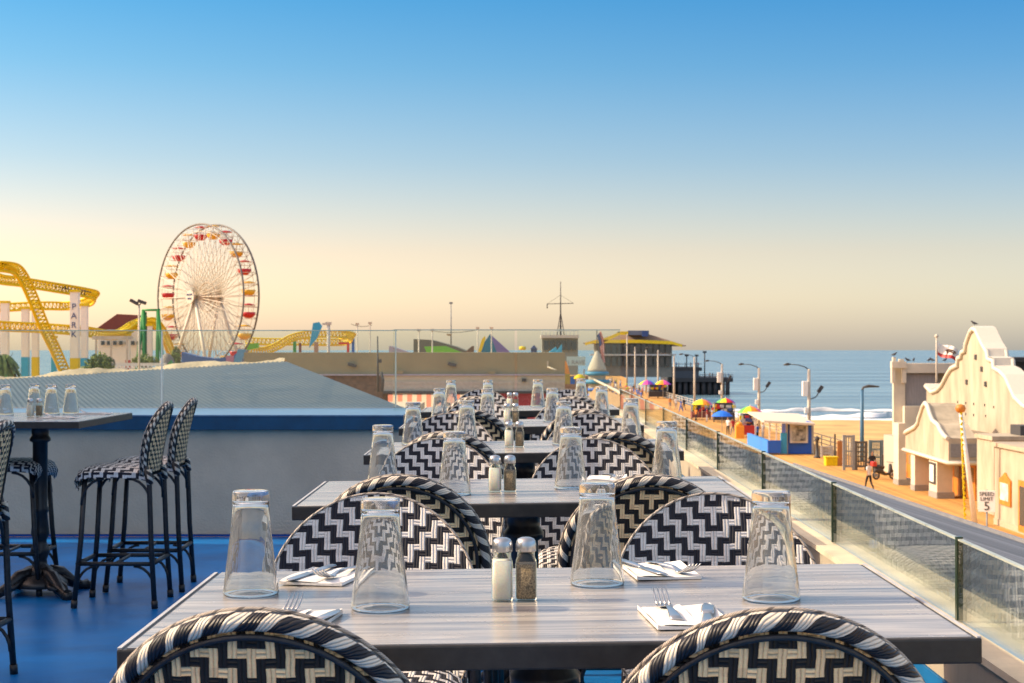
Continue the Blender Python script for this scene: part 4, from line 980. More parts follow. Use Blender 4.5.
def UL(*k): return [UC[i] for i in (6, 5, 3, 2)] + [UC[i] for i in k]
umbrella(647, 380, 5.8, 17, UL(4,7,0,1), 'rainbow umbrella, left of the twin pair by the dark merchandise stall')
umbrella(663, 380, 5.8, 17, UL(4,5,7,0), 'rainbow umbrella, right of the twin pair by the dark merchandise stall')
umbrella(702, 399, 8.4, 21, UL(4,4,5,7), 'rainbow umbrella with mostly yellow and pink panels beside the blue umbrella')
umbrella(725.5, 398, 8.45, 21, UL(3,4,6,0), 'rainbow umbrella with green, red and purple panels behind the blue umbrella')
umbrella(722, 410.5, 9.7, 22, [UC[1]] * 8, 'plain bright blue umbrella in front of the rainbow ones')
umbrella(750, 406, 9.9, 25, UL(3,4,5,7), 'rainbow umbrella above the red cart next to the booth')
def stall(px0, y0, px1, y1, fd, cmat, label, cat='stall', name='market_stall', goods=None):
    r = thing(name, label, cat, ((px0 + px1 - 1024) / 2 / fd, FPX / fd, PIERZ))
    m = MB(); a = PX(px0, y0, fd); b = PX(px1, y1, fd); hh = a.z - PIERZ
    m.b2((a.x, a.y, PIERZ + .25), (b.x, a.y + 1.5, PIERZ + hh * .5)); child(m, 'counter', cmat, r)
    m = MB(); m.b2((a.x, a.y + 1.2, PIERZ + hh * .51), (b.x, a.y + 1.4, a.z)); child(m, 'back_board', DARK, r)
    m = MB()
    for xx in (a.x + .05, b.x - .05):
        for yy in (a.y + .05, a.y + 1.1): m.rod((xx, yy, PIERZ), (xx, yy, a.z), .05)
    child(m, 'frame', GREY, r)
    if goods:
        m = MB(); rr = random.Random(px0)
        for k in range(16): m.box((a.x + (b.x - a.x) * rr.random(), a.y + .3 + .7 * rr.random(), PIERZ + hh * (.56 + .3 * rr.random())), (.4, .25, .35), mi=rr.randrange(4))
        child(m, 'goods', [RED, PALEG, NAVY, YEL], r)
stall(649, 384, 668, 398, 5.75, DARK, 'dark merchandise stall under the twin rainbow umbrellas', goods=1)
stall(692, 404, 711, 420, 8.3, MAROON, 'maroon fronted stall under the yellow and pink umbrella', goods=1)
stall(714, 403, 735, 424, 8.6, DARK, 'black fronted stall under the green and red umbrella', goods=1)
stall(742, 414, 756, 438, 10.4, RED, 'red cart beside the blue booth', 'cart', 'red_cart', goods=1)
m = MB(); p = PX(739.5, 438, 10.5); m.box((p.x, p.y, PIERZ + .6), (.8, .8, 1.2), bev=.06); m.lathe([(0, 1.2), (.35, 1.2), (.25, 1.5), (0, 1.6)], 12, (p.x, p.y, PIERZ)); tag(m.build('trash_can', mat('orange plastic', (.85, .33, .03), .5)), 'orange bin standing left of the red cart', 'bin')
# ================================================================ people
def person_mesh(pose, seed):
    rr = random.Random(seed)
    V = {'pel': (0, 0, .95), 'waist': (0, .0, 1.08), 'chest': (0, .01, 1.32), 'neck': (0, .0, 1.48), 'jaw': (0, .03, 1.56), 'head': (0, .02, 1.66), 'top': (0, .0, 1.74),
         'lsh': (-.17, 0, 1.42), 'rsh': (.17, 0, 1.42), 'lel': (-.24, -.02, 1.15), 'rel': (.24, -.02, 1.15), 'lwr': (-.25, .08, .93), 'rwr': (.25, .08, .93), 'lha': (-.25, .11, .84), 'rha': (.25, .11, .84),
         'lhip': (-.09, 0, .90), 'rhip': (.09, 0, .90), 'lkn': (-.11, .03, .50), 'rkn': (.11, .03, .50), 'lan': (-.12, -.01, .09), 'ran': (.12, -.01, .09), 'lto': (-.13, .15, .035), 'rto': (.13, .15, .035)}
    if pose == 'walk':
        V['lkn'] = (-.10, .14, .52); V['lan'] = (-.11, .22, .10); V['lto'] = (-.11, .38, .06); V['rkn'] = (.10, -.05, .50); V['ran'] = (.11, -.28, .14); V['rto'] = (.11, -.16, .04)
        V['lel'] = (-.24, -.12, 1.16); V['lwr'] = (-.24, -.14, .95); V['lha'] = (-.24, -.13, .86); V['rel'] = (.24, .06, 1.15); V['rwr'] = (.22, .22, .99); V['rha'] = (.21, .28, .93)
    RD = {'pel': .14, 'waist': .125, 'chest': .15, 'neck': .055, 'jaw': .075, 'head': .095, 'top': .07, 'sh': .065, 'el': .045, 'wr': .03, 'ha': .038, 'hip': .095, 'kn': .065, 'an': .045, 'to': .035}
    E = [('pel', 'waist'), ('waist', 'chest'), ('chest', 'neck'), ('neck', 'jaw'), ('jaw', 'head'), ('head', 'top')]
    for s_ in 'lr': E += [('chest', s_ + 'sh'), (s_ + 'sh', s_ + 'el'), (s_ + 'el', s_ + 'wr'), (s_ + 'wr', s_ + 'ha'), ('pel', s_ + 'hip'), (s_ + 'hip', s_ + 'kn'), (s_ + 'kn', s_ + 'an'), (s_ + 'an', s_ + 'to')]
    ks = list(V); me = bpy.data.meshes.new('person'); me.from_pydata([V[k] for k in ks], [(ks.index(a), ks.index(b)) for a, b in E], [])
    o = bpy.data.objects.new('person', me); col.objects.link(o)
    md = o.modifiers.new('skin', 'SKIN'); md.branch_smoothing = .6
    if not me.skin_vertices: 
        bpy.context.view_layer.objects.active = o
        me.skin_vertices.new() if hasattr(me.skin_vertices, 'new') else None
    sv = me.skin_vertices[0].data
    for i, k in enumerate(ks):
        r = RD.get(k, RD.get(k[1:])); sv[i].radius = (r, r * (.8 if k in ('chest', 'pel', 'waist') else 1)); sv[i].use_root = (k == 'pel')
    sb = o.modifiers.new('sub', 'SUBSURF'); sb.levels = 1; sb.render_levels = 1
    dg = bpy.context.evaluated_depsgraph_get(); ev = o.evaluated_get(dg); nm = bpy.data.meshes.new_from_object(ev)
    bpy.data.objects.remove(o)
    for p in nm.polygons:
        p.use_smooth = True; z = p.center.z; x = abs(p.center.x); y = p.center.y
        if z > 1.60 and y < .07 or z > 1.70: mi = 3
        elif z > 1.47: mi = 0
        elif z < .10: mi = 4
        elif x > .2 and z < 1.22: mi = 0
        elif z > .93 : mi = 1
        else: mi = 2
        p.material_index = mi
    return nm
SKIN = mat('skin', (.42, .24, .16), .6); HAIR = mat('dark hair', (.03, .02, .015), .7); SHOE = mat('shoe', (.03, .03, .03), .6)
CL = {'white': mat('white cloth', (.75, .75, .75), .9), 'blue': mat('blue cloth', (.02, .14, .55), .9), 'red': mat('red cloth', (.5, .04, .04), .9), 'black': mat('black cloth', (.02, .02, .025), .9), 'grey': mat('grey cloth', (.25, .25, .27), .9), 'orange': mat('orange cloth', (.6, .22, .05), .9), 'green': mat('yellow green cloth', (.35, .40, .05), .9)}
PM = {}
base = {'stand': person_mesh('stand', 1), 'walk': person_mesh('walk', 2)}
def person(x, y, z, rz, shirt, trousers, pose, label, group=None, sc=1):
    k = (shirt, trousers, pose)
    if k not in PM:
        me = base[pose].copy()
        for mm in (SKIN, CL[shirt], CL[trousers], HAIR, SHOE): me.materials.append(mm)
        PM[k] = me
    o = bpy.data.objects.new('person', PM[k]); col.objects.link(o); o.location = (x, y, z); o.rotation_euler = (0, 0, rz); o.scale = (sc,) * 3
    tag(o, label, 'person', group)
p = ground(869, fd=16.7); person(p.x, p.y, PIERZ, .5, 'white', 'black', 'walk', 'person in white shirt and black trousers walking before the gates')
p = ground(872, fd=15.2); person(p.x, p.y, PIERZ, 3.3, 'black', 'black', 'stand', 'person in black standing at the handlebars of the scooter')
for px, fd, sh, tr, ps, rz, lab in ((757.5, 11.0, 'blue', 'black', 'stand', 1, 'person in blue shirt standing at the left end of the booth'), (763, 10.8, 'grey', 'grey', 'stand', 2, 'person in grey inside the booth under the canopy'),
    (728, 10.1, 'white', 'black', 'stand', 2.5, 'person in white shirt under the plain blue umbrella'), (733, 10.2, 'red', 'grey', 'walk', .5, 'person in red shirt right of the blue umbrella pole'),
    (696, 8.6, 'orange', 'black', 'walk', 2.2, 'person in orange top before the maroon stall'), (707, 8.6, 'red', 'white', 'stand', 1.2, 'person in red top at the maroon stall'),
    (681, 7.4, 'blue', 'blue', 'walk', 1, 'person in blue leaning along the pier path by the grey lamp post'), (676, 7.1, 'white', 'grey', 'walk', 0, 'person in white walking beside the person in blue'), (684, 7.2, 'black', 'black', 'walk', .3, 'person in black walking beside the person in blue'), (670, 7.0, 'orange', 'grey', 'stand', 0, 'person in orange left of the group on the pier path'),
    (785, 13.8, 'red', 'black', 'walk', .4, 'person with red top whose head shows above the railing before the booth'), (795, 14.2, 'green', 'grey', 'walk', .4, 'person in yellow green top just above the railing before the booth')):
    if px in (785, 795): 
        continue
    p = ground(px, fd=fd); person(p.x, p.y, PIERZ, rz, sh, tr, ps, lab)
rr = random.Random(11); cols_ = list(CL)
for i in range(72):
    fd = rr.uniform(3.6, 6.2); px = 512 + rr.uniform(14, 24.5) * fd
    if 645 < px < 670 and fd > 5.5: px -= 20
    p = ground(px, fd=fd); s_ = rr.choice(cols_)
    person(p.x, p.y, PIERZ, rr.uniform(0, 6), s_, rr.choice(['black', 'grey', 'blue']), rr.choice(['walk', 'stand']), 'tiny distant stroller in %s on the pier in front of the yellow roofed building' % s_, 'distant crowd on the pier')
# scooter
sc = thing('motor_scooter', 'black motor scooter with red top box parked by the blue grey gate', 'scooter', ground(884.5, fd=15.4))
def tor(m, c, R_, r_, seg=20): 
    m.tube([Vector(c) + Vector((math.cos(a) * R_, 0, math.sin(a) * R_)) for a in [2 * math.pi * k / seg for k in range(seg)]], r_, 6, closed=True)
for x in (-.62, .62):
    m = MB(); tor(m, (x, 0, .27), .22, .06); w1 = m.build('wheel', [DARK], sc)
    m = MB(); m.tube([(x, -.04, .27), (x, .04, .27)], .12, 10); m.build('hub', [GREY], w1)
m = MB(); m.tube([(-.75, 0, .62), (-.45, 0, .60), (-.2, 0, .45), (.05, 0, .32), (.35, 0, .34), (.45, 0, .60), (.42, 0, .95)], [.10, .17, .15, .09, .10, .14, .10], 10); m.build('body', [DARK], sc)
m = MB(); m.tube([(-.75, 0, .78), (-.4, 0, .80), (-.05, 0, .74)], [.08, .12, .10], 8); m.build('seat', [DARK], sc)
m = MB(); m.rod((.42, -.32, 1.05), (.42, .32, 1.05), .025); m.rod((.42, 0, .9), (.62, 0, .27), .035); m.build('handlebar', [DARK], sc)
m = MB(); m.box((-.80, 0, .98), (.3, .32, .3), bev=.05); m.build('top_box', [RED], sc)
sc.rotation_euler = (0, 0, .4); sc.scale = (1.05,) * 3

# ================================================================ yellow roofed building at the pier end
fy = 3.1
yb2 = thing('yellow_roof_building', 'big grey pavilion with wide bright yellow edged roof at the pier end', 'building', (37, FPX / fy, PIERZ))
WOODG = mat('grey brown timber wall', (.20, .185, .16), .85, var=.25, scale=.15)
m = MB(); fbox(m, 596, 343, 672, 377, fy, 14); child(m, 'wall', WOODG, yb2)
for i, px in enumerate(range(600, 670, 6)):
    m = MB(); fbox(m, px, 344.5, px + 4, 353, fy + .005, .3); child(m, 'window', GLASSD, yb2)
    m = MB(); fbox(m, px, 357, px + 4, 366, fy + .005, .3); child(m, 'window', GLASSD, yb2)
m = MB(); m.b2((PX(590, 0, fy).x, FPX / fy - 1.5, PX(0, 354, fy).z), (PX(676, 0, fy).x, FPX / fy - .1, PX(0, 355.6, fy).z)); child(m, 'balcony', PALEG, yb2)
m = MB()
def P_(px, py, dy=0): p = PX(px, py, fy); return (p.x, p.y + dy, p.z)
m.prism([P_(583, 343), P_(620, 333.5, 4), P_(648, 333.5, 4), P_(686, 345.5)], (0, 0, -.25)); m.prism([P_(583, 343), P_(590, 343, 22), P_(620, 333.5, 12), P_(620, 333.5, 4)], (0, 0, -.25))
m.prism([P_(686, 345.5), P_(648, 333.5, 4), P_(648, 333.5, 12), P_(680, 345.5, 22)], (0, 0, -.25))
child(m, 'roof', mat('weathered brown roof', (.26, .18, .13), .9, var=.2, scale=.3), yb2)
m = MB(); ff = .4
def strip(pts, w_, mi=0):
    m.prism([P_(px, py, -ff) for px, py in pts] + [P_(px, py + w_, -ff) for px, py in reversed(pts)], (0, .35, 0), mi)
strip([(594, 340.3), (606, 339.8), (640, 339.8), (672, 341.2)], 3.2); strip([(602, 339.5), (614, 334.3), (620, 331.4), (628, 331.4)], 3.4); strip([(585, 342.8), (594, 340.5)], 2.6); strip([(672, 341.5), (682, 344.5)], 2.6)
child(m, 'yellow_fascia', mat('saturated yellow', (.90, .62, .01), .5, var=.04), yb2)
m = MB(); fbox(m, 628, 330.5, 649, 335, fy, 9); child(m, 'roof_lantern', mat('slate blue', (.16, .18, .24), .7), yb2)
m = MB(); fbox(m, 642, 331, 648, 336.5, fy + .01, .4); child(m, 'blue_panel', NAVY, yb2)
for px in (603, 612, 628, 637, 645): 
    pass
# lower deck with pilings
ld = thing('pier_end_deck', 'dark timber lower pier end deck with railings and pilings over the water', 'pier deck', (60, FPX / fy, SEAZ))
m = MB(); fbox(m, 672, 367.5, 702, 371, fy, 30); fbox(m, 672, 378, 733, 382, fy, 40); child(m, 'deck', PILE, ld)
m = MB(); fbox(m, 672, 371, 699, 378, fy, 18); child(m, 'enclosed_wall', mat('blue black wall', (.05, .06, .08), .8), ld)
k = 0
for px in list(range(674, 733, 6)):
    for yy in (0, 12, 24):
        m = MB(); p = PX(px, 382, fy); m.rod((p.x, p.y + 1 + yy, p.z), (p.x, p.y + 1 + yy, SEAZ - 1), .7, seg=6); child(m, 'piling', PILE, ld)
m = MB()
for px in range(700, 734, 3): p = PX(px, 378, fy); m.rod((p.x, p.y + .5, p.z), (p.x, p.y + .5, p.z + 1.1), .1)
a = PX(700, 378, fy); b = PX(733, 378, fy); m.rod(a + Vector((0, .5, 1.1)), b + Vector((0, .5, 1.1)), .1)
a = PX(672, 367.5, fy); b = PX(702, 367.5, fy); m.rod(a + Vector((0, .5, 1.1)), b + Vector((0, .5, 1.1)), .1)
child(m, 'railing', GREY, ld)
for px, py, hgt in ((705, 378, 26), (720, 367.5, 0), (697, 367.5, 12), (687, 367.5, 12)):
    if not hgt: continue
    a = PX(px, py, fy); m = MB(); m.rod(a + Vector((0, 1, 0)), a + Vector((0, 1, hgt / fy)), .18); m.box(a + Vector((0, 1, hgt / fy)), (1.2, .6, .6)); child(m, 'light_post', DARK, ld)
for i in range(22):
    up = i % 2; px = rr.uniform(674, 701) if up else rr.uniform(702, 732); a = PX(px, 367.5 if up else 378, fy)
    s_ = rr.choice(cols_); person(a.x, a.y + rr.uniform(1, 3), a.z, rr.uniform(0, 6), s_, 'black', 'stand', 'tiny figure in %s at the %s rail of the dark pier end' % (s_, 'upper' if up else 'lower'), 'visitors at the pier end')
# ================================================================ harbour office with mast
ho = thing('harbour_office', 'small grey lookout building carrying a tall signal mast', 'building', PX(560, 360, 4.6))
fh = 4.6
m = MB(); fbox(m, 542, 338, 578, 375, fh, 8); child(m, 'wall', mat('green grey wall', (.24, .26, .24), .8), ho)
m = MB(); fbox(m, 541, 335, 579, 338, fh + .02, 8.4); child(m, 'roof_slab', PALEG, ho)
for k in range(6):
    m = MB(); fbox(m, 544 + k * 5.6, 341, 548.4 + k * 5.6, 350, fh + .01, .2); child(m, 'window', GLASSD, ho)
m = MB()
for px in range(542, 580, 4): p = PX(px, 335, fh); m.rod(p + Vector((0, .4, 0)), p + Vector((0, .4, .9)), .06)
a = PX(542, 335, fh); b = PX(578, 335, fh); m.rod(a + Vector((0, .4, .9)), b + Vector((0, .4, .9)), .06); child(m, 'roof_railing', PALEG, ho)
m = MB(); b0 = PX(561, 335, fh) + Vector((0, 3, 0)); tp = PX(561, 281, fh) + Vector((0, 3, 0))
m.rod(b0 + Vector((0, 0, 0)), tp, .2, .08)
for dx in (-.8, .8): m.rod(b0 + Vector((dx, 0, 0)), b0.lerp(tp, .45), .1, .06)
for k in range(1, 6):
    t = k / 12; hwid = .8 * (1 - t / .45); q = b0.lerp(tp, t); m.rod(q + Vector((-hwid, 0, 0)), q + Vector((hwid, 0, 0)), .05)
a = PX(547.5, 303.5, fh) + Vector((0, 3, 0)); b = PX(574, 303, fh) + Vector((0, 3, 0)); m.rod(a, b, .09); m.rod(a, a + Vector((0, 0, -1)), .12)
m.rod(a, b0.lerp(tp, .75), .03); m.rod(b, b0.lerp(tp, .75), .03)
child(m, 'signal_mast', DARK, ho)
# ================================================================ light house cone with flag
lh = thing('striped_cone_tower', 'cream cone topped tower with sky blue rings behind the tables', 'tower', PX(597, 400, 12))
fl_ = 12.0; c = PX(597, 400, fl_)
def zz_(py): return (400 - py) / fl_
m = MB(); m.lathe([(0, zz_(350.5)), (.15, zz_(352)), (.45, zz_(360)), (.75, zz_(368)), (.80, zz_(371.5)), (0, zz_(371.5))], 20); o = m.build('cone_roof', mat('grey cream cone', (.42, .40, .34), .8), lh)
m = MB(); m.lathe([(.0, zz_(371.6)), (.92, zz_(371.6)), (1.0, zz_(373)), (1.0, zz_(374.5)), (.8, zz_(375.5)), (0, zz_(375.5))], 24); m.lathe([(.0, zz_(379.6)), (1.0, zz_(379.6)), (1.1, zz_(381)), (1.1, zz_(383)), (.8, zz_(384)), (0, zz_(384))], 24); m.build('blue_ring', mat('ring blue', (.03, .22, .42), .5), lh)
m = MB(); m.lathe([(.72, zz_(375.6)), (.72, zz_(384)), (.70, zz_(400)), (.75, PIERZ - c.z)], 20); m.build('drum', CREAM, lh)
m = MB()
for py in (388, 394, 401, 408): m.lathe([(.73, zz_(py)), (.78, zz_(py) + .0), (.78, zz_(py + 3)), (.73, zz_(py + 3))], 20)
m.build('blue_band', BLUE, lh)
fg = thing('flag_on_pole', 'drooping striped flag, red and white, on the cone tower', 'flag', c + Vector((0, 0, zz_(350.5))))
m = MB(); m.rod((0, 0, 0), (-.02, 0, zz_(330) - zz_(350.5)), .045); m.build('flagpole', DARK, fg)
def fp(u, v):  # u across stripes, v down the fly
    return Vector((.02 + .50 * v + .17 * u * (1 + .4 * math.sin(v * 5)), -.05 * math.sin(u * 9 + v * 4), -.35 * u * .0 + 1.25 - 2.55 * v + .25 * u))
m = MB()
for k in range(7): m.grid(lambda u, v, k=k: fp((k + u) / 7 * 1.6, v), 1, 12, k % 2)
m.build('flag_cloth', [RED, WHITE], fg)
m = MB(); m.grid(lambda u, v: fp(u * .9, v * .38) + Vector((0, -.09, 0)), 4, 4); m.build('blue_canton', NAVY, fg)
# sign panel with light blue letters
sp_ = thing('lettered_sign', 'pale blue and white lettered sign panel left of the cone tower', 'sign', PX(576, 365, 8))
m = MB(); fbox(m, 567, 356.5, 585.5, 365.5, 8, .3); child(m, 'panel', mat('pale sea blue', (.42, .58, .62), .6), sp_)
child_text('1 RAVE', .72, PX(576, 362.5, 8.0) + Vector((0, -.05, 0)), (R(90), 0, 0), GREY, sp_)
m = MB(); 
for px in (568, 584): p = PX(px, 369, 8); m.rod(p, (p.x, p.y, PIERZ), .1)
child(m, 'post', GREY, sp_)
# colourful fairground bits left of the cone
ft_ = thing('fairground_stand', 'small fairground stand with sky blue fin, yellow dome and red panels', 'stand', PX(565, 380, 10))
m = MB(); face(m, [(556, 352), (562, 344), (562, 358), (564.5, 371), (562, 374), (559, 366), (559, 352)], 10, .5); child(m, 'blue_fin', SKYB, ft_)
m = MB(); face(m, [(562, 356), (567, 363), (570, 374), (562, 374)], 9.9, .4); child(m, 'orange_fin', mat('orange paint', (.8, .3, .04), .5), ft_)
m = MB(); p = PX(579.5, 379, 10); m.lathe([(0, .5), (.25, .45), (.55, .2), (.6, 0), (0, 0)], 16, p); child(m, 'yellow_dome', YEL, ft_)
m = MB(); fbox(m, 558, 376, 590, 400, 9.8, 2); child(m, 'base_wall', mat('brown timber', (.25, .16, .10), .8), ft_)
m = MB(); fbox(m, 562, 374, 570, 384, 9.95, .4); child(m, 'olive_panel', mat('olive', (.35, .30, .06), .7), ft_)
m = MB(); fbox(m, 570.5, 377, 575, 384, 9.95, .4); child(m, 'blue_panel', BLUE, ft_)
# walkway rail line and pink boards at terrace end
wr = thing('timber_ramp', 'brown timber ramp with pale handrail below the far end of the railing', 'ramp', PX(610, 400, 20))
m = MB(); a, b, c2_, d2_ = PX(600, 382, 14), PX(600, 396, 22), PX(628, 412, 30), PX(630, 397, 24)
m.prism([tuple(PX(596, 386, 13)), tuple(PX(628, 399, 24)), tuple(PX(612, 413, 26)), tuple(PX(585, 400, 14))], (0, 0, -.3)); child(m, 'ramp_deck', mat('warm brown planks', (.36, .22, .10), .8, var=.2), wr)
m = MB(); m.tube([PX(594, 379.5, 12), PX(604, 384.5, 15), PX(617, 391, 19), PX(626, 397, 24)], .09, 6); child(m, 'handrail', PALEM, wr)
pk = thing('pink_board_fence', 'short pink board fence seen through the far railing glass', 'fence', PX(640, 400, 62))
m = MB()
for k in range(6): fbox(m, 624.5 + k * 4.8, 389.5 + k * 2.4, 629 + k * 4.8, 412, 60, .05)
child(m, 'boards', mat('salmon boards', (.66, .40, .26), .8, var=.12, scale=5, stretch=(5, 1, .3)), pk)
# ================================================================ mid-distance flat building
fm = 27.0
fb_ = thing('flat_roof_building', 'long low tan flat roofed building spanning behind the terrace windscreen', 'building', (0, FPX / fm, PIERZ))
m = MB(); fbox(m, 244, 352.5, 565, 374, fm, 5); child(m, 'tan_parapet', TAN, fb_)
m = MB(); fbox(m, 244, 374.1, 565, 375.6, fm + .06, 5); child(m, 'lilac_trim', LILAC, fb_)
m = MB(); fbox(m, 244, 375.7, 383, 410, fm, 4.5); child(m, 'brick_wall', BROWN, fb_)
m = MB(); fbox(m, 383.2, 375.7, 565, 391, fm + .03, 4.5); child(m, 'cream_wall', BEIGE, fb_)
m = MB(); fbox(m, 383.2, 381.5, 565, 384, fm + .05, .1); fbox(m, 383.2, 384.1, 565, 391, fm + .045, .1); child(m, 'grey_gutter', mat('pale gutter', (.42, .40, .37), .7), fb_)
m = MB(); fbox(m, 383.2, 391.1, 565, 393.5, fm + .1, 4.5); child(m, 'dark_gap', DARK, fb_)
m = MB(); fbox(m, 495, 393.6, 565, 420, fm + .02, 4.5); child(m, 'red_wall', mat('deep red wall', (.34, .03, .04), .7), fb_)
m = MB()
for k in range(22):
    x0 = 388 + k * 4.8; m.prism([tuple(PX(x0, 393.7, fm + .05)), tuple(PX(x0 + 4.8, 393.7, fm + .05)), tuple(PX(x0 + 4.8, 409, fm + .9)), tuple(PX(x0, 409, fm + .9))], (0, 0, -.03), k % 2)
child(m, 'striped_awning', [mat('coral stripe', (.75, .22, .13), .8, var=.03), mat('cream stripe', (.78, .58, .40), .8, var=.03)], fb_)
for px, py in ((352, 365), (452, 364.5)):
    m = MB(); p = PX(px, py, fm + .05); m.box(p, (.32, .12, .12), rot=Euler((0, .25, 0)), bev=.02); child(m, 'wall_lamp', DARK, fb_)
for px, py, w_ in ((524, 380, 4.5), (492, 372.4, 6), (400, 372, 6)):
    m = MB(); fbox(m, px - w_ / 2, py - 1.6, px + w_ / 2, py + 1.6, fm + .08, .1); child(m, 'wall_vent', DARK if w_ < 5 else TAN, fb_)
m = MB(); fbox(m, 547, 361, 548.5, 368, fm + .08, .1); m.rod(PX(548, 367, fm + .1), PX(556, 370, fm + .3), .03); child(m, 'bracket', BEIGE, fb_)
# utility pole in front of brick wall
m = MB(); m.rod(PX(378, 392, 30), PX(377.5, 336, 30), .045, .02); m.box(PX(379.5, 361, 30), (.14, .1, .12)); m.tube([PX(381, 372, 30), PX(383, 380, 30), PX(382, 392, 30)], .05, 6)
tag(m.build('thin_pole', DARK), 'thin dark pole with a small light rising before the brick wall', 'pole')
# ================================================================ fairground roofs behind
bx_ = thing('dark_grey_hall', 'dark grey hall with sloping roof and lime green front strip', 'building', PX(430, 350, 7.5))
m = MB(); face(m, [(413.5, 339), (432, 340), (455, 346.5), (466, 351), (466, 420), (413.5, 420)], 7.5, 12); child(m, 'wall', mat('olive grey wall', (.13, .13, .10), .8), bx_)
m = MB(); face(m, [(424, 346.5), (446, 346), (462, 352.5), (462, 360), (430, 360)], 7.7, .5); child(m, 'green_front', LIME, bx_)
for i, (pts, mm, lab) in enumerate((([(389, 346), (391, 346), (411, 353), (411, 360), (389, 360)], LILAC, 'small lilac wedge roof poking over the tan building'), )):
    m = MB(); face(m, pts, 9, 3); tag(m.build('wedge_roof', mm), lab, 'roof')
tn = thing('circus_tent', 'blue and purple pointed tent roof with yellow edge', 'tent', PX(490, 352, 8))
m = MB(); face(m, [(490, 334), (510, 352), (510, 360), (475, 360), (483, 345)], 8, 4); child(m, 'purple_canvas', mat('purple canvas', (.20, .16, .42), .8), tn)
m = MB(); face(m, [(490, 334), (497, 353), (476, 360), (483, 344)], 8.1, .5); child(m, 'blue_canvas', mat('petrol canvas', (.02, .17, .30), .8), tn)
m = MB(); face(m, [(478, 352), (482, 339), (485, 336), (485.5, 339), (481, 352)], 8.2, .4); child(m, 'yellow_edge', YEL, tn)
m = MB(); face(m, [(465, 352), (472, 346), (474, 346), (474, 360), (465, 360)], 8.15, .4); child(m, 'brown_side', BROWN, tn)
m = MB(); face(m, [(548, 353), (556, 347), (558, 352), (562, 353), (562, 360), (545, 360)], 9, 2); tag(m.build('blue_slide_roof', SKYB), 'pale blue sloping roof beside the lookout building', 'roof')
m = MB(); fbox(m, 531, 349, 537, 360, 9, 2); face(m, [(530.3, 349), (534, 345), (537.7, 349)], 9.02, 2); tag(m.build('ticket_hut', NAVY), 'tiny navy pointed hut roof on the skyline', 'hut')
m = MB(); p = PX(522.5, 350, 9); m.lathe([(0, 0), (.3, 0), (.42, .2), (.3, .4), (0, .42)], 12, p); tag(m.build('round_finial', YEL), 'small yellow round finial on the skyline left of the navy hut', 'finial')
# lamp poles and antenna on skyline
for i, (px, yt, fd, lab) in enumerate(((357.3, 324, 12, 'first from the left on the skyline'), (370, 323, 12, 'second on the skyline, joined by a string of lights'), (418.8, 330, 13, 'third on the skyline, left of the green front'), (432.3, 330, 13, 'fourth on the skyline, before the green front'), (477.6, 328, 12, 'fifth on the skyline, left of the tent'), (491.5, 328, 12, 'sixth on the skyline, before the tent'))):
    m = MB(); p = PX(px, yt, fd); m.rod((p.x, p.y, PIERZ), p, .06, .05); m.box(p, (.3, .2, .16)); 
    tag(m.build('light_pole', PALEM), 'slim light pole, ' + lab, 'pole', 'slim light poles on the skyline')
an = thing('antenna_mast', 'thin antenna mast with small dish on the skyline above the green front', 'antenna', PX(451, 350, 7))
m = MB(); a = PX(451, 350, 7); m.rod(a, PX(451, 303, 7), .12, .06); m.box(PX(451, 303, 7), (.5, .3, .25)); child(m, 'mast', GREY, an)
m = MB(); m.lathe([(0, 0), (.3, .1), (.45, .3)], 12, PX(449, 336, 7)); child(m, 'dish', PALEG, an)
m = MB()
for (x0, y0, x1, y1, fd) in ((351, 324, 372, 325, 12), (434, 331, 476, 330, 12.5)):
    m.tube([PX(x0 + (x1 - x0) * t / 8, y0 + (y1 - y0) * t / 8 + 2.0 * (1 - (t / 4 - 1) ** 2), fd) for t in range(9)], .02, 4)
tag(m.build('string_light_wire', DARK), 'thin wires strung between the skyline light poles', 'wire')
# ================================================================ ferris wheel
fw = 5.62
C0 = PX(199.5, 297, fw); hubz = C0.z
fwr = thing('ferris_wheel', 'tall ferris wheel with red and yellow gondolas left of centre', 'ferris wheel', (C0.x, C0.y, PIERZ))
RW = 73 / fw
ang = math.atan2(-.818, .575)   # in-plane horizontal direction
U = Vector((.720, -.694, 0)); Nn = Vector((.694, .720, 0))   # far rim is along +Nn
W = 3.25
def wpnt(a, r, n): return Vector((0, 0, hubz - PIERZ)) + U * math.cos(a) * r + Vector((0, 0, 1)) * math.sin(a) * r + Nn * n
WHT = mat('white wheel steel', (.66, .60, .50), .5, var=.05)
RIM = mat('dark rim steel', (.16, .15, .14), .5)
for n_ in (0, W):
    m = MB()
    m.tube([wpnt(2 * math.pi * k / 72, RW, n_) for k in range(72)], .17, 6, closed=True); m.build('rim', [RIM], fwr)
    m = MB(); m.tube([wpnt(2 * math.pi * k / 72, RW * .90, n_) for k in range(72)], .06, 5, closed=True)
    for k in range(40):
        a = 2 * math.pi * k / 40; m.rod(wpnt(a, RW * .90, n_), wpnt(a + math.pi / 40, RW, n_), .045, seg=4)
    m.build('inner_rim', [WHT], fwr)
    m = MB()
    for k in range(40):
        a = 2 * math.pi * k / 40; m.rod(wpnt(a, .5, W / 2 + (n_ - W / 2) * 1.6), wpnt(a, RW, n_), .065, seg=4)
        m.rod(wpnt(a, .5, W / 2 + (n_ - W / 2) * .4), wpnt(a + .15, RW * .9, n_), .035, seg=4)
    m.build('spokes', [WHT], fwr)
m = MB()
for k in range(40):
    a = 2 * math.pi * k / 40; m.rod(wpnt(a, RW * .90, 0), wpnt(a, RW * .90, W), .05, seg=4); m.rod(wpnt(a, RW, 0), wpnt(a, RW, W), .05, seg=4)
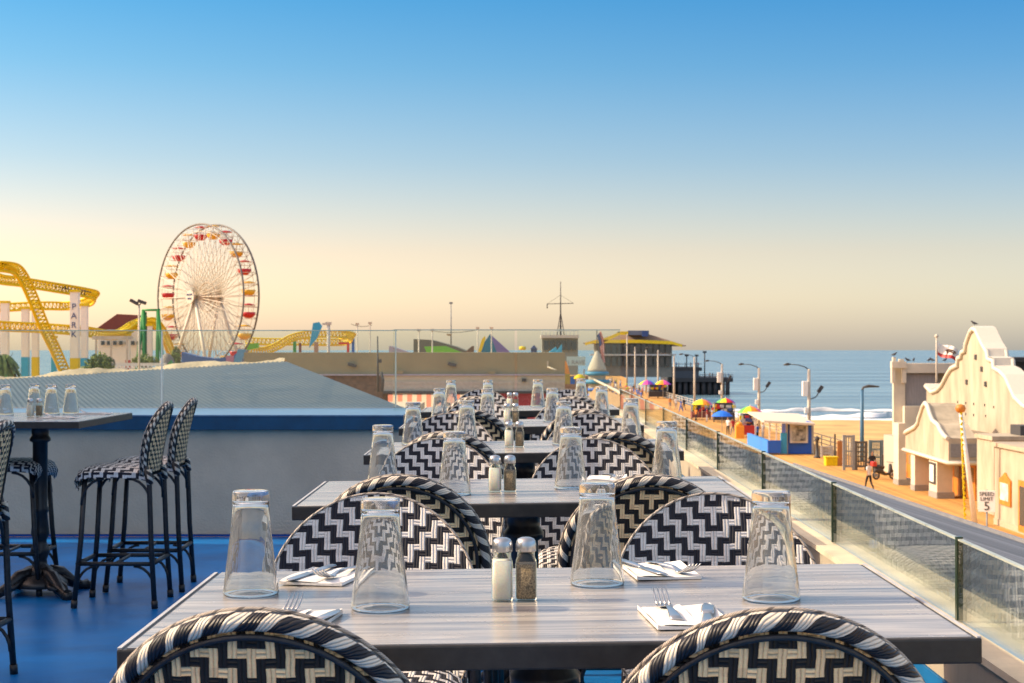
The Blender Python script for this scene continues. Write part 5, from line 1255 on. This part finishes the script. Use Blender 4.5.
m.build('cross_ties', [WHT], fwr)
m = MB(); m.rod(wpnt(0, 0, -1.6), wpnt(0, 0, W + 1.6), .55, seg=16); m.lathe([(0, 0)], 3) if False else None
m.build('hub', [mat('cream hub', (.6, .48, .34), .5)], fwr)
m = MB(); m.tube([wpnt(2 * math.pi * k / 24, 2.6, W / 2) for k in range(24)], .12, 5, closed=True); m.tube([wpnt(2 * math.pi * k / 24, 1.4, W / 2) for k in range(24)], .1, 5, closed=True); m.build('hub_ring', [mat('cream hub', (.6, .48, .34))], fwr)
# sign disc on the hub
m = MB(); m.tube([wpnt(0, 0, -2.1), wpnt(0, 0, -1.9)], 1.2, 24); m.build('sign_disc', [mat('sign cream', (.6, .56, .48), .6)], fwr)
rot_disc = Euler((R(90), 0, math.atan2(U.y, U.x)))
pt = wpnt(0, 0, -2.14)
for s_, dzv in (('PACIFIC', .35), ('PARK', -.35)): text(s_, .52, fwr, pt + Vector((0, 0, dzv)), rot_disc, NAVY, .02)
# support legs
for n_ in (-1.0, W + 1.0):
    m = MB()
    for s_ in (-1, 1): m.rod(wpnt(0, 0, n_), Vector((0, 0, 0)) + U * 7.2 * s_ + Nn * (n_ + (-1.5 if n_ < 0 else 1.5)), .28, .32, seg=8)
    m.build('support_legs', [WHT], fwr)
GR_, GY_ = mat('gondola red', (.55, .02, .03), .4), mat('gondola yellow', (.80, .45, .02), .4)
for k in range(20):
    a = 2 * math.pi * (k + .5) / 20; c = wpnt(a, RW * .95, W / 2)
    mm = GR_ if k % 2 else GY_
    m = MB(); m.lathe([(0, -2.0), (.6, -1.95), (1.1, -1.5), (1.25, -.95), (1.15, -.92), (.95, -1.4), (0, -1.6)], 12, c); g = m.build('gondola', [mm], fwr)
    m = MB(); m.rod(c + Vector((0, 0, -.9)), c + Vector((0, 0, .1)), .05)
    for q in (-1, 1): m.rod(c + U * q * .9 + Vector((0, 0, -.8)), c + U * q * .9 + Vector((0, 0, .35)), .03, seg=4)
    o = m.build('hanger', [WHT], g)
    m = MB(); m.lathe([(0, .62), (.6, .52), (1.2, .32), (1.18, .28), (0, .4)], 12, c); m.build('canopy', [mm], g)
# ================================================================ roller coaster
rc = thing('roller_coaster', 'bright yellow roller coaster track on white columns with coloured bases', 'roller coaster', PX(50, 400, 6.3))
def track(name, pts, fd, gauge=6, sub=8, r=.17, upper=True, mtl=YEL, ties=1.0):
    """pts: (px, py, fd) control points; catmull-rom"""
    P3 = [PX(a, b, c) for a, b, c in pts]; P3 = [P3[0] * 2 - P3[1]] + P3 + [P3[-1] * 2 - P3[-2]]
    cen = []
    for i in range(1, len(P3) - 2):
        for s_ in range(sub):
            t = s_ / sub; a, b, c, d = P3[i - 1:i + 3]
            cen.append(.5 * ((2 * b) + (c - a) * t + (2 * a - 5 * b + 4 * c - d) * t * t + (3 * b - a - 3 * c + d) * t ** 3))
    cen.append(P3[-2])
    m = MB(); n = len(cen); Ls, Rs, Ds = [], [], []
    for i, p in enumerate(cen):
        t = (cen[min(i + 1, n - 1)] - cen[max(i - 1, 0)]).normalized(); s_ = Vector((-t.y, t.x, 0)); s_ = s_.normalized() if s_.length > .01 else Vector((1, 0, 0))
        up = s_.cross(t) * -1
        if up.z < 0: up = -up
        Ls.append(p + s_ * .75 + up * .5); Rs.append(p - s_ * .75 + up * .5); Ds.append(p - up * .75)
    m.tube(Ls, r, 6); m.tube(Rs, r, 6); m.tube(Ds, r * 1.5, 6)
    for i in range(n):
        m.rod(Ls[i], Rs[i], .09, seg=4); m.rod(Ls[i], Ds[i], .09, seg=4); m.rod(Rs[i], Ds[i], .09, seg=4)
        if i + 1 < n: m.rod(Ds[i], Ls[i + 1], .07, seg=4); m.rod(Ds[i], Rs[i + 1], .07, seg=4)
    return child(m, name, mtl, rc)
track('track', [(-30, 285, 7), (-10, 268, 7), (5, 266, 7), (18, 272, 6.9), (30, 295, 6.8), (42, 325, 6.7), (54, 350, 6.6), (66, 378, 6.5)], 7)
track('track', [(-30, 262, 6.4), (-5, 277, 6.3), (20, 281, 6.2), (50, 286, 6.1), (80, 291, 6.0), (94, 295, 5.9), (90, 301, 5.7), (70, 305, 5.5), (40, 305, 5.5), (0, 307, 5.5), (-30, 310, 5.5)], 6)
track('track', [(-30, 322, 6.5), (0, 325, 6.5), (40, 327, 6.4), (80, 330, 6.3), (105, 334, 6.1), (122, 333, 6.0), (135, 325, 5.9), (150, 321, 5.8), (160, 330, 5.7), (167, 345, 5.6), (172, 358, 5.5)], 6)
m = MB()
for px, py in [(35 + k * 3.2, 283 + k * .62) for k in range(17)]:
    p = PX(px, py, 6.05); m.rod(p + Vector((0, -1, -.4)), p + Vector((0, -1, .5)), .09, seg=4)
m.tube([PX(33 + k * 4, 284.5 + k * .75 - (1 if k > 12 else 0), 6.05) + Vector((0, -1, .35)) for k in range(16)], .1, 5)
child(m, 'catwalk_rail', DARK, rc)
def column(px, ytop, w_, fd, bm_, ypaint=357, letters=None):
    m = MB(); p = PX(px, ytop, fd); r_ = w_ / 2 / fd; zb = CAMZ - (ypaint - 350) / fd
    m.b2((p.x - r_, p.y - r_, zb), (p.x + r_, p.y + r_, p.z)); c_ = child(m, 'column', WHITE, rc)
    m = MB(); m.b2((p.x - r_ - .03, p.y - r_ - .03, PIERZ), (p.x + r_ + .03, p.y + r_ + .03, zb - .01)); child(m, 'painted_base', bm_, rc)
    m = MB(); m.b2((p.x - r_ - .15, p.y - r_ - .15, p.z + .005), (p.x + r_ + .15, p.y + r_ + .15, p.z + .35)); child(m, 'column_cap', YEL, rc)
    if letters:
        for i, ch in enumerate(letters):
            q = PX(px, 307 + i * 9.2, fd); t_ = text(ch, 1.35, rc, q - Vector(rc.location) + Vector((0, -r_ - .06, 0)), (R(90), 0, 0), NAVY, .02)
column(5, 303, 7, 5.9, GREEN, 371); column(25.5, 309, 6.5, 6.0, SKYB); column(35.5, 309, 6, 6.2, YEL); column(54, 338, 4.2, 6.3, SKYB, 357); column(75, 292, 8, 6.4, YEL, 358, 'PARK'); column(84.5, 306, 6.2, 6.5, SKYB, 358); column(128, 336, 4, 6.0, RED, 360); column(150, 326, 4.5, 6.0, PALEG, 362)
# second coaster hump, right of the wheel
rc2 = rc
cs = thing('small_coaster', 'low yellow coaster hump on blue, red and green posts right of the ferris wheel', 'roller coaster', PX(300, 352, 5))
rc = cs
track('track', [(246, 348, 5), (262, 350, 5), (276, 346, 5), (290, 338, 5), (305, 334, 5), (325, 333, 5), (345, 334, 5), (352, 337, 4.9), (345, 341, 4.7), (325, 341.5, 4.7), (300, 341, 4.7), (270, 341, 4.7), (246, 340, 4.7)], 5, sub=6, r=.16)
for px, yt, w_, mm in ((353, 337, 2.6, BLUE), (348, 343, 2.4, RED), (294.5, 341, 3, GREEN), (300, 343, 2.4, MAROON), (316, 342, 4, mat('dusty brown', (.35, .24, .2), .8))):
    m = MB(); fbox(m, px - w_ / 2, yt, px + w_ / 2, 400, 4.85, w_ / 5); child(m, 'support_post', mm, cs)
m = MB(); fbox(m, 338.5, 342.3, 349, 344.3, 4.9, .4); child(m, 'red_beam', RED, cs)
rc = rc2
m = MB(); face(m, [(313, 323), (319, 322), (322, 326), (317, 338), (309, 348)], 5.6, .6); tag(m.build('blue_pennant', SKYB), 'tall sky blue pointed pennant beside the low coaster hump', 'pennant')
m = MB(); p = PX(328.5, 352, 5.7); m.rod((p.x, p.y, PIERZ), PX(328.5, 324, 5.7), .28, .28); m.box(PX(328.5, 323.5, 5.7), (1.0, .6, .5)); m.box(PX(325, 324, 5.7), (.9, .5, .35)); tag(m.build('floodlight_pole', mat('pale grey paint', (.5, .5, .5))), 'pale floodlight pole standing right of the blue pennant', 'pole')
m = MB(); face(m, [(246, 344), (258, 343), (258, 348), (247, 350)], 5.2, 1.5); tag(m.build('green_car', LIME), 'lime green ride car low beside the ferris wheel', 'ride car')
# ================================================================ green ride tower, maroon roof, floodlight pole
gt = thing('green_ride_tower', 'green A frame ride tower between the coaster and ferris wheel', 'ride tower', PX(152, 400, 6))
m = MB()
for x0, x1 in ((143.5, 133), (143.5, 144.5), (158, 157), (158, 166)):
    m.rod(PX(x0, 310, 6), PX(x1, 400, 6.0), .30, .36, seg=6)
m.rod(PX(142, 310, 6), PX(160, 310, 6), .22); child(m, 'frame', GREEN, gt)
m = MB()
for k in range(8): m.rod(PX(143.5, 314 + k * 8, 6), PX(143.5 + (3 if k % 2 else -2), 318 + k * 8, 6), .12); 
m.rod(PX(146, 312, 6), PX(146, 380, 6), .14); child(m, 'ladder', mat('dark green paint', (.02, .12, .03)), gt)
mr_ = thing('maroon_pavilion', 'low pavilion with maroon hip roof and white upper wall behind the coaster', 'building', PX(120, 400, 5.5))
m = MB(); face(m, [(95, 329.5), (117, 314), (137, 315), (146, 329.5)], 5.5, 8); child(m, 'roof', MAROON, mr_)
m = MB(); fbox(m, 98, 329.6, 143, 420, 5.5, 7); child(m, 'wall', WHITE, mr_)
for k in range(7): m = MB(); fbox(m, 101 + k * 6, 341, 104.5 + k * 6, 345, 5.51, .2); child(m, 'window', GLASSD, mr_)
m = MB(); fbox(m, 110, 331, 127, 335, 5.52, .2); child(m, 'signboard', DARK, mr_)
flp = thing('floodlight_pole', 'tall pole with twin dark floodlights before the green tower', 'pole', PX(139, 400, 9))
m = MB(); p = PX(139, 304, 9); m.rod((p.x, p.y, PIERZ), p, .14, .10); child(m, 'pole', PALEM, flp)
for px, rz in ((134, .5), (142, .35)): m = MB(); q = PX(px, 302, 9); m.box(q, (.95, .5, .35), rot=Euler((0, rz, 0)), bev=.04); m.rod(q, p + Vector((0, 0, -.2)), .06); child(m, 'floodlight', DARK, flp)
# blue hull / wave wall under the wheel
bh = thing('blue_hull', 'dark blue curved hull shaped wall under the ferris wheel', 'ride base', PX(210, 370, 8))
m = MB(); face(m, [(181.5, 352), (196, 356), (215, 358.5), (232, 357), (240, 350), (246, 350), (241, 366), (241, 380), (182, 380)], 8, 2.2); child(m, 'hull', mat('deep blue hull', (.05, .12, .34), .5, var=.15), bh)
m = MB(); face(m, [(238, 349), (246, 349.5), (240, 364), (231, 368)], 8.1, .8); child(m, 'slanted_fin', mat('steel blue', (.10, .28, .48)), bh)
m = MB(); fbox(m, 226, 356, 234, 366, 8.1, .3); child(m, 'purple_panel', mat('mauve', (.40, .18, .28)), bh)
m = MB(); p = PX(167, 366, 8.5); m.lathe([(0, 1.5), (.35, 1.4), (.75, .9), (.95, .2), (1.0, -1), (0, -1)], 16, p); tag(m.build('grey_dome', mat('brown grey dome', (.22, .19, .17), .7)), 'small brown grey dome left of the blue hull', 'dome')
m = MB(); fbox(m, 112, 363, 166, 366, 8.8, .3); 
for k in range(14): m.rod(PX(112 + k * 4, 366, 8.8), PX(116 + k * 4, 373, 8.8), .05); m.rod(PX(116 + k * 4, 366, 8.8), PX(112 + k * 4, 373, 8.8), .05)
fbox(m, 112, 373, 166, 374, 8.8, .3); tag(m.build('white_lattice_fence', WHITE), 'white lattice fence above the metal roof ridge', 'fence')
m = MB(); fbox(m, 108, 374.2, 166, 400, 8.8, 2); tag(m.build('pale_blue_kiosk', mat('kiosk pale blue', (.35, .42, .55), .7, var=.3, scale=.6)), 'pale blue low kiosk wall behind the metal roof ridge', 'kiosk')
m = MB(); p = PX(170, 366, 8.9)
face(m, [(163, 376), (166, 366), (171, 360), (177, 376)], 8.9, .5); tag(m.build('green_swing', GREEN), 'green and triangular ride piece beside the grey dome', 'ride piece')
m = MB(); fbox(m, 92, 336, 128, 339.5, 7.2, 3); 
for px in (95, 110, 126): fbox(m, px, 339.6, px + 1.6, 395, 7.2, .3)
tag(m.build('covered_walkway', PALEM), 'pale flat roofed walkway on posts below the coaster', 'walkway')
# shrubs and palms near ridge
def shrub(px, py, w_, h_, fd, n, label, palm=False, seed=0):
    r = random.Random(seed); c = PX(px, py, fd); root = thing('palm_tree' if palm else 'shrub', label, 'palm' if palm else 'shrub', (c.x, c.y, PIERZ))
    m = MB(); m.tube([(c.x, c.y, PIERZ), (c.x + .1, c.y, c.z - h_ * .3 / fd)], [.18, .12], 6)
    for k in range(5): m.rod((c.x, c.y, c.z - h_ * .5 / fd - .3), (c.x + r.uniform(-1, 1) * w_ / fd * .35, c.y, c.z + r.uniform(-.2, .3) * h_ / fd), .06, .03)
    child(m, 'trunk', BROWN, root)
    m = MB()
    for k in range(n if palm else int(n * 1.6)):
        if palm:
            a = r.uniform(0, 6.28); e = r.uniform(-.4, .8); pts = []
            for s_ in range(6):
                t = s_ / 5; pts.append(c + Vector((math.cos(a) * t * w_ / 2 / fd, math.sin(a) * t * w_ / 2 / fd, (e * t - 1.1 * t * t) * h_ / fd)))
            for q in range(5):
                d = pts[q + 1] - pts[q]; s = d.cross(Vector((0, 0, 1))).normalized() * .22
                m.quad([pts[q] - s, pts[q + 1] - s + Vector((0, 0, -.12)), pts[q + 1], pts[q]]); m.quad([pts[q], pts[q + 1], pts[q + 1] + s + Vector((0, 0, -.12)), pts[q] + s])
        else:
            a = r.uniform(0, 6.28); b = r.gauss(0, .42); rad = r.random() ** .5 * (1 + .35 * math.sin(a * 3 + seed) * math.cos(a * 5 + seed))
            p = c + Vector((math.cos(a) * rad * w_ / 2 / fd, math.sin(a) * rad * w_ / 2 / fd, r.uniform(-.5, .5) * h_ / fd * (1.15 - rad * .7)))
            d1 = Vector((r.gauss(0, 1), r.gauss(0, 1), r.gauss(0, 1))).normalized() * .17; d2 = Vector((r.gauss(0, 1), r.gauss(0, 1), r.gauss(0, 1))).normalized() * .08
            m.quad([p - d1, p - d2, p + d1, p + d2])
    child(m, 'crown', LEAF, root)
shrub(100, 365, 26, 26, 9, 1500, 'bushy green shrub right of the striped columns', seed=1)
shrub(145, 361, 26, 14, 8, 700, 'low green shrub below the green ride tower', seed=2)
shrub(176, 357, 9, 22, 8.4, 420, 'narrow green shrub left of the blue hull', seed=3)
shrub(2, 357, 38, 20, 8, 60, 'palm with drooping fronds at the left edge', palm=True, seed=4)
shrub(86, 368, 20, 16, 9, 40, 'small palm at the foot of the blue based column', palm=True, seed=5)
p = PX(66, 380, 9); person(p.x, p.y, PIERZ + 4.0, 0, 'black', 'black', 'stand', 'dark clothed person under the coaster beside the yellow column base')
m = MB(); m.b2((p.x - 3, p.y - 1, PIERZ + 3.7), (p.x + 3, p.y + 2, PIERZ + 3.99)); 
for dx in (-2.8, 2.8): m.b2((p.x + dx - .1, p.y, PIERZ), (p.x + dx + .1, p.y + .2, PIERZ + 3.69))
tag(m.build('ride_platform', GREY), 'small grey raised ride platform under the coaster', 'platform')
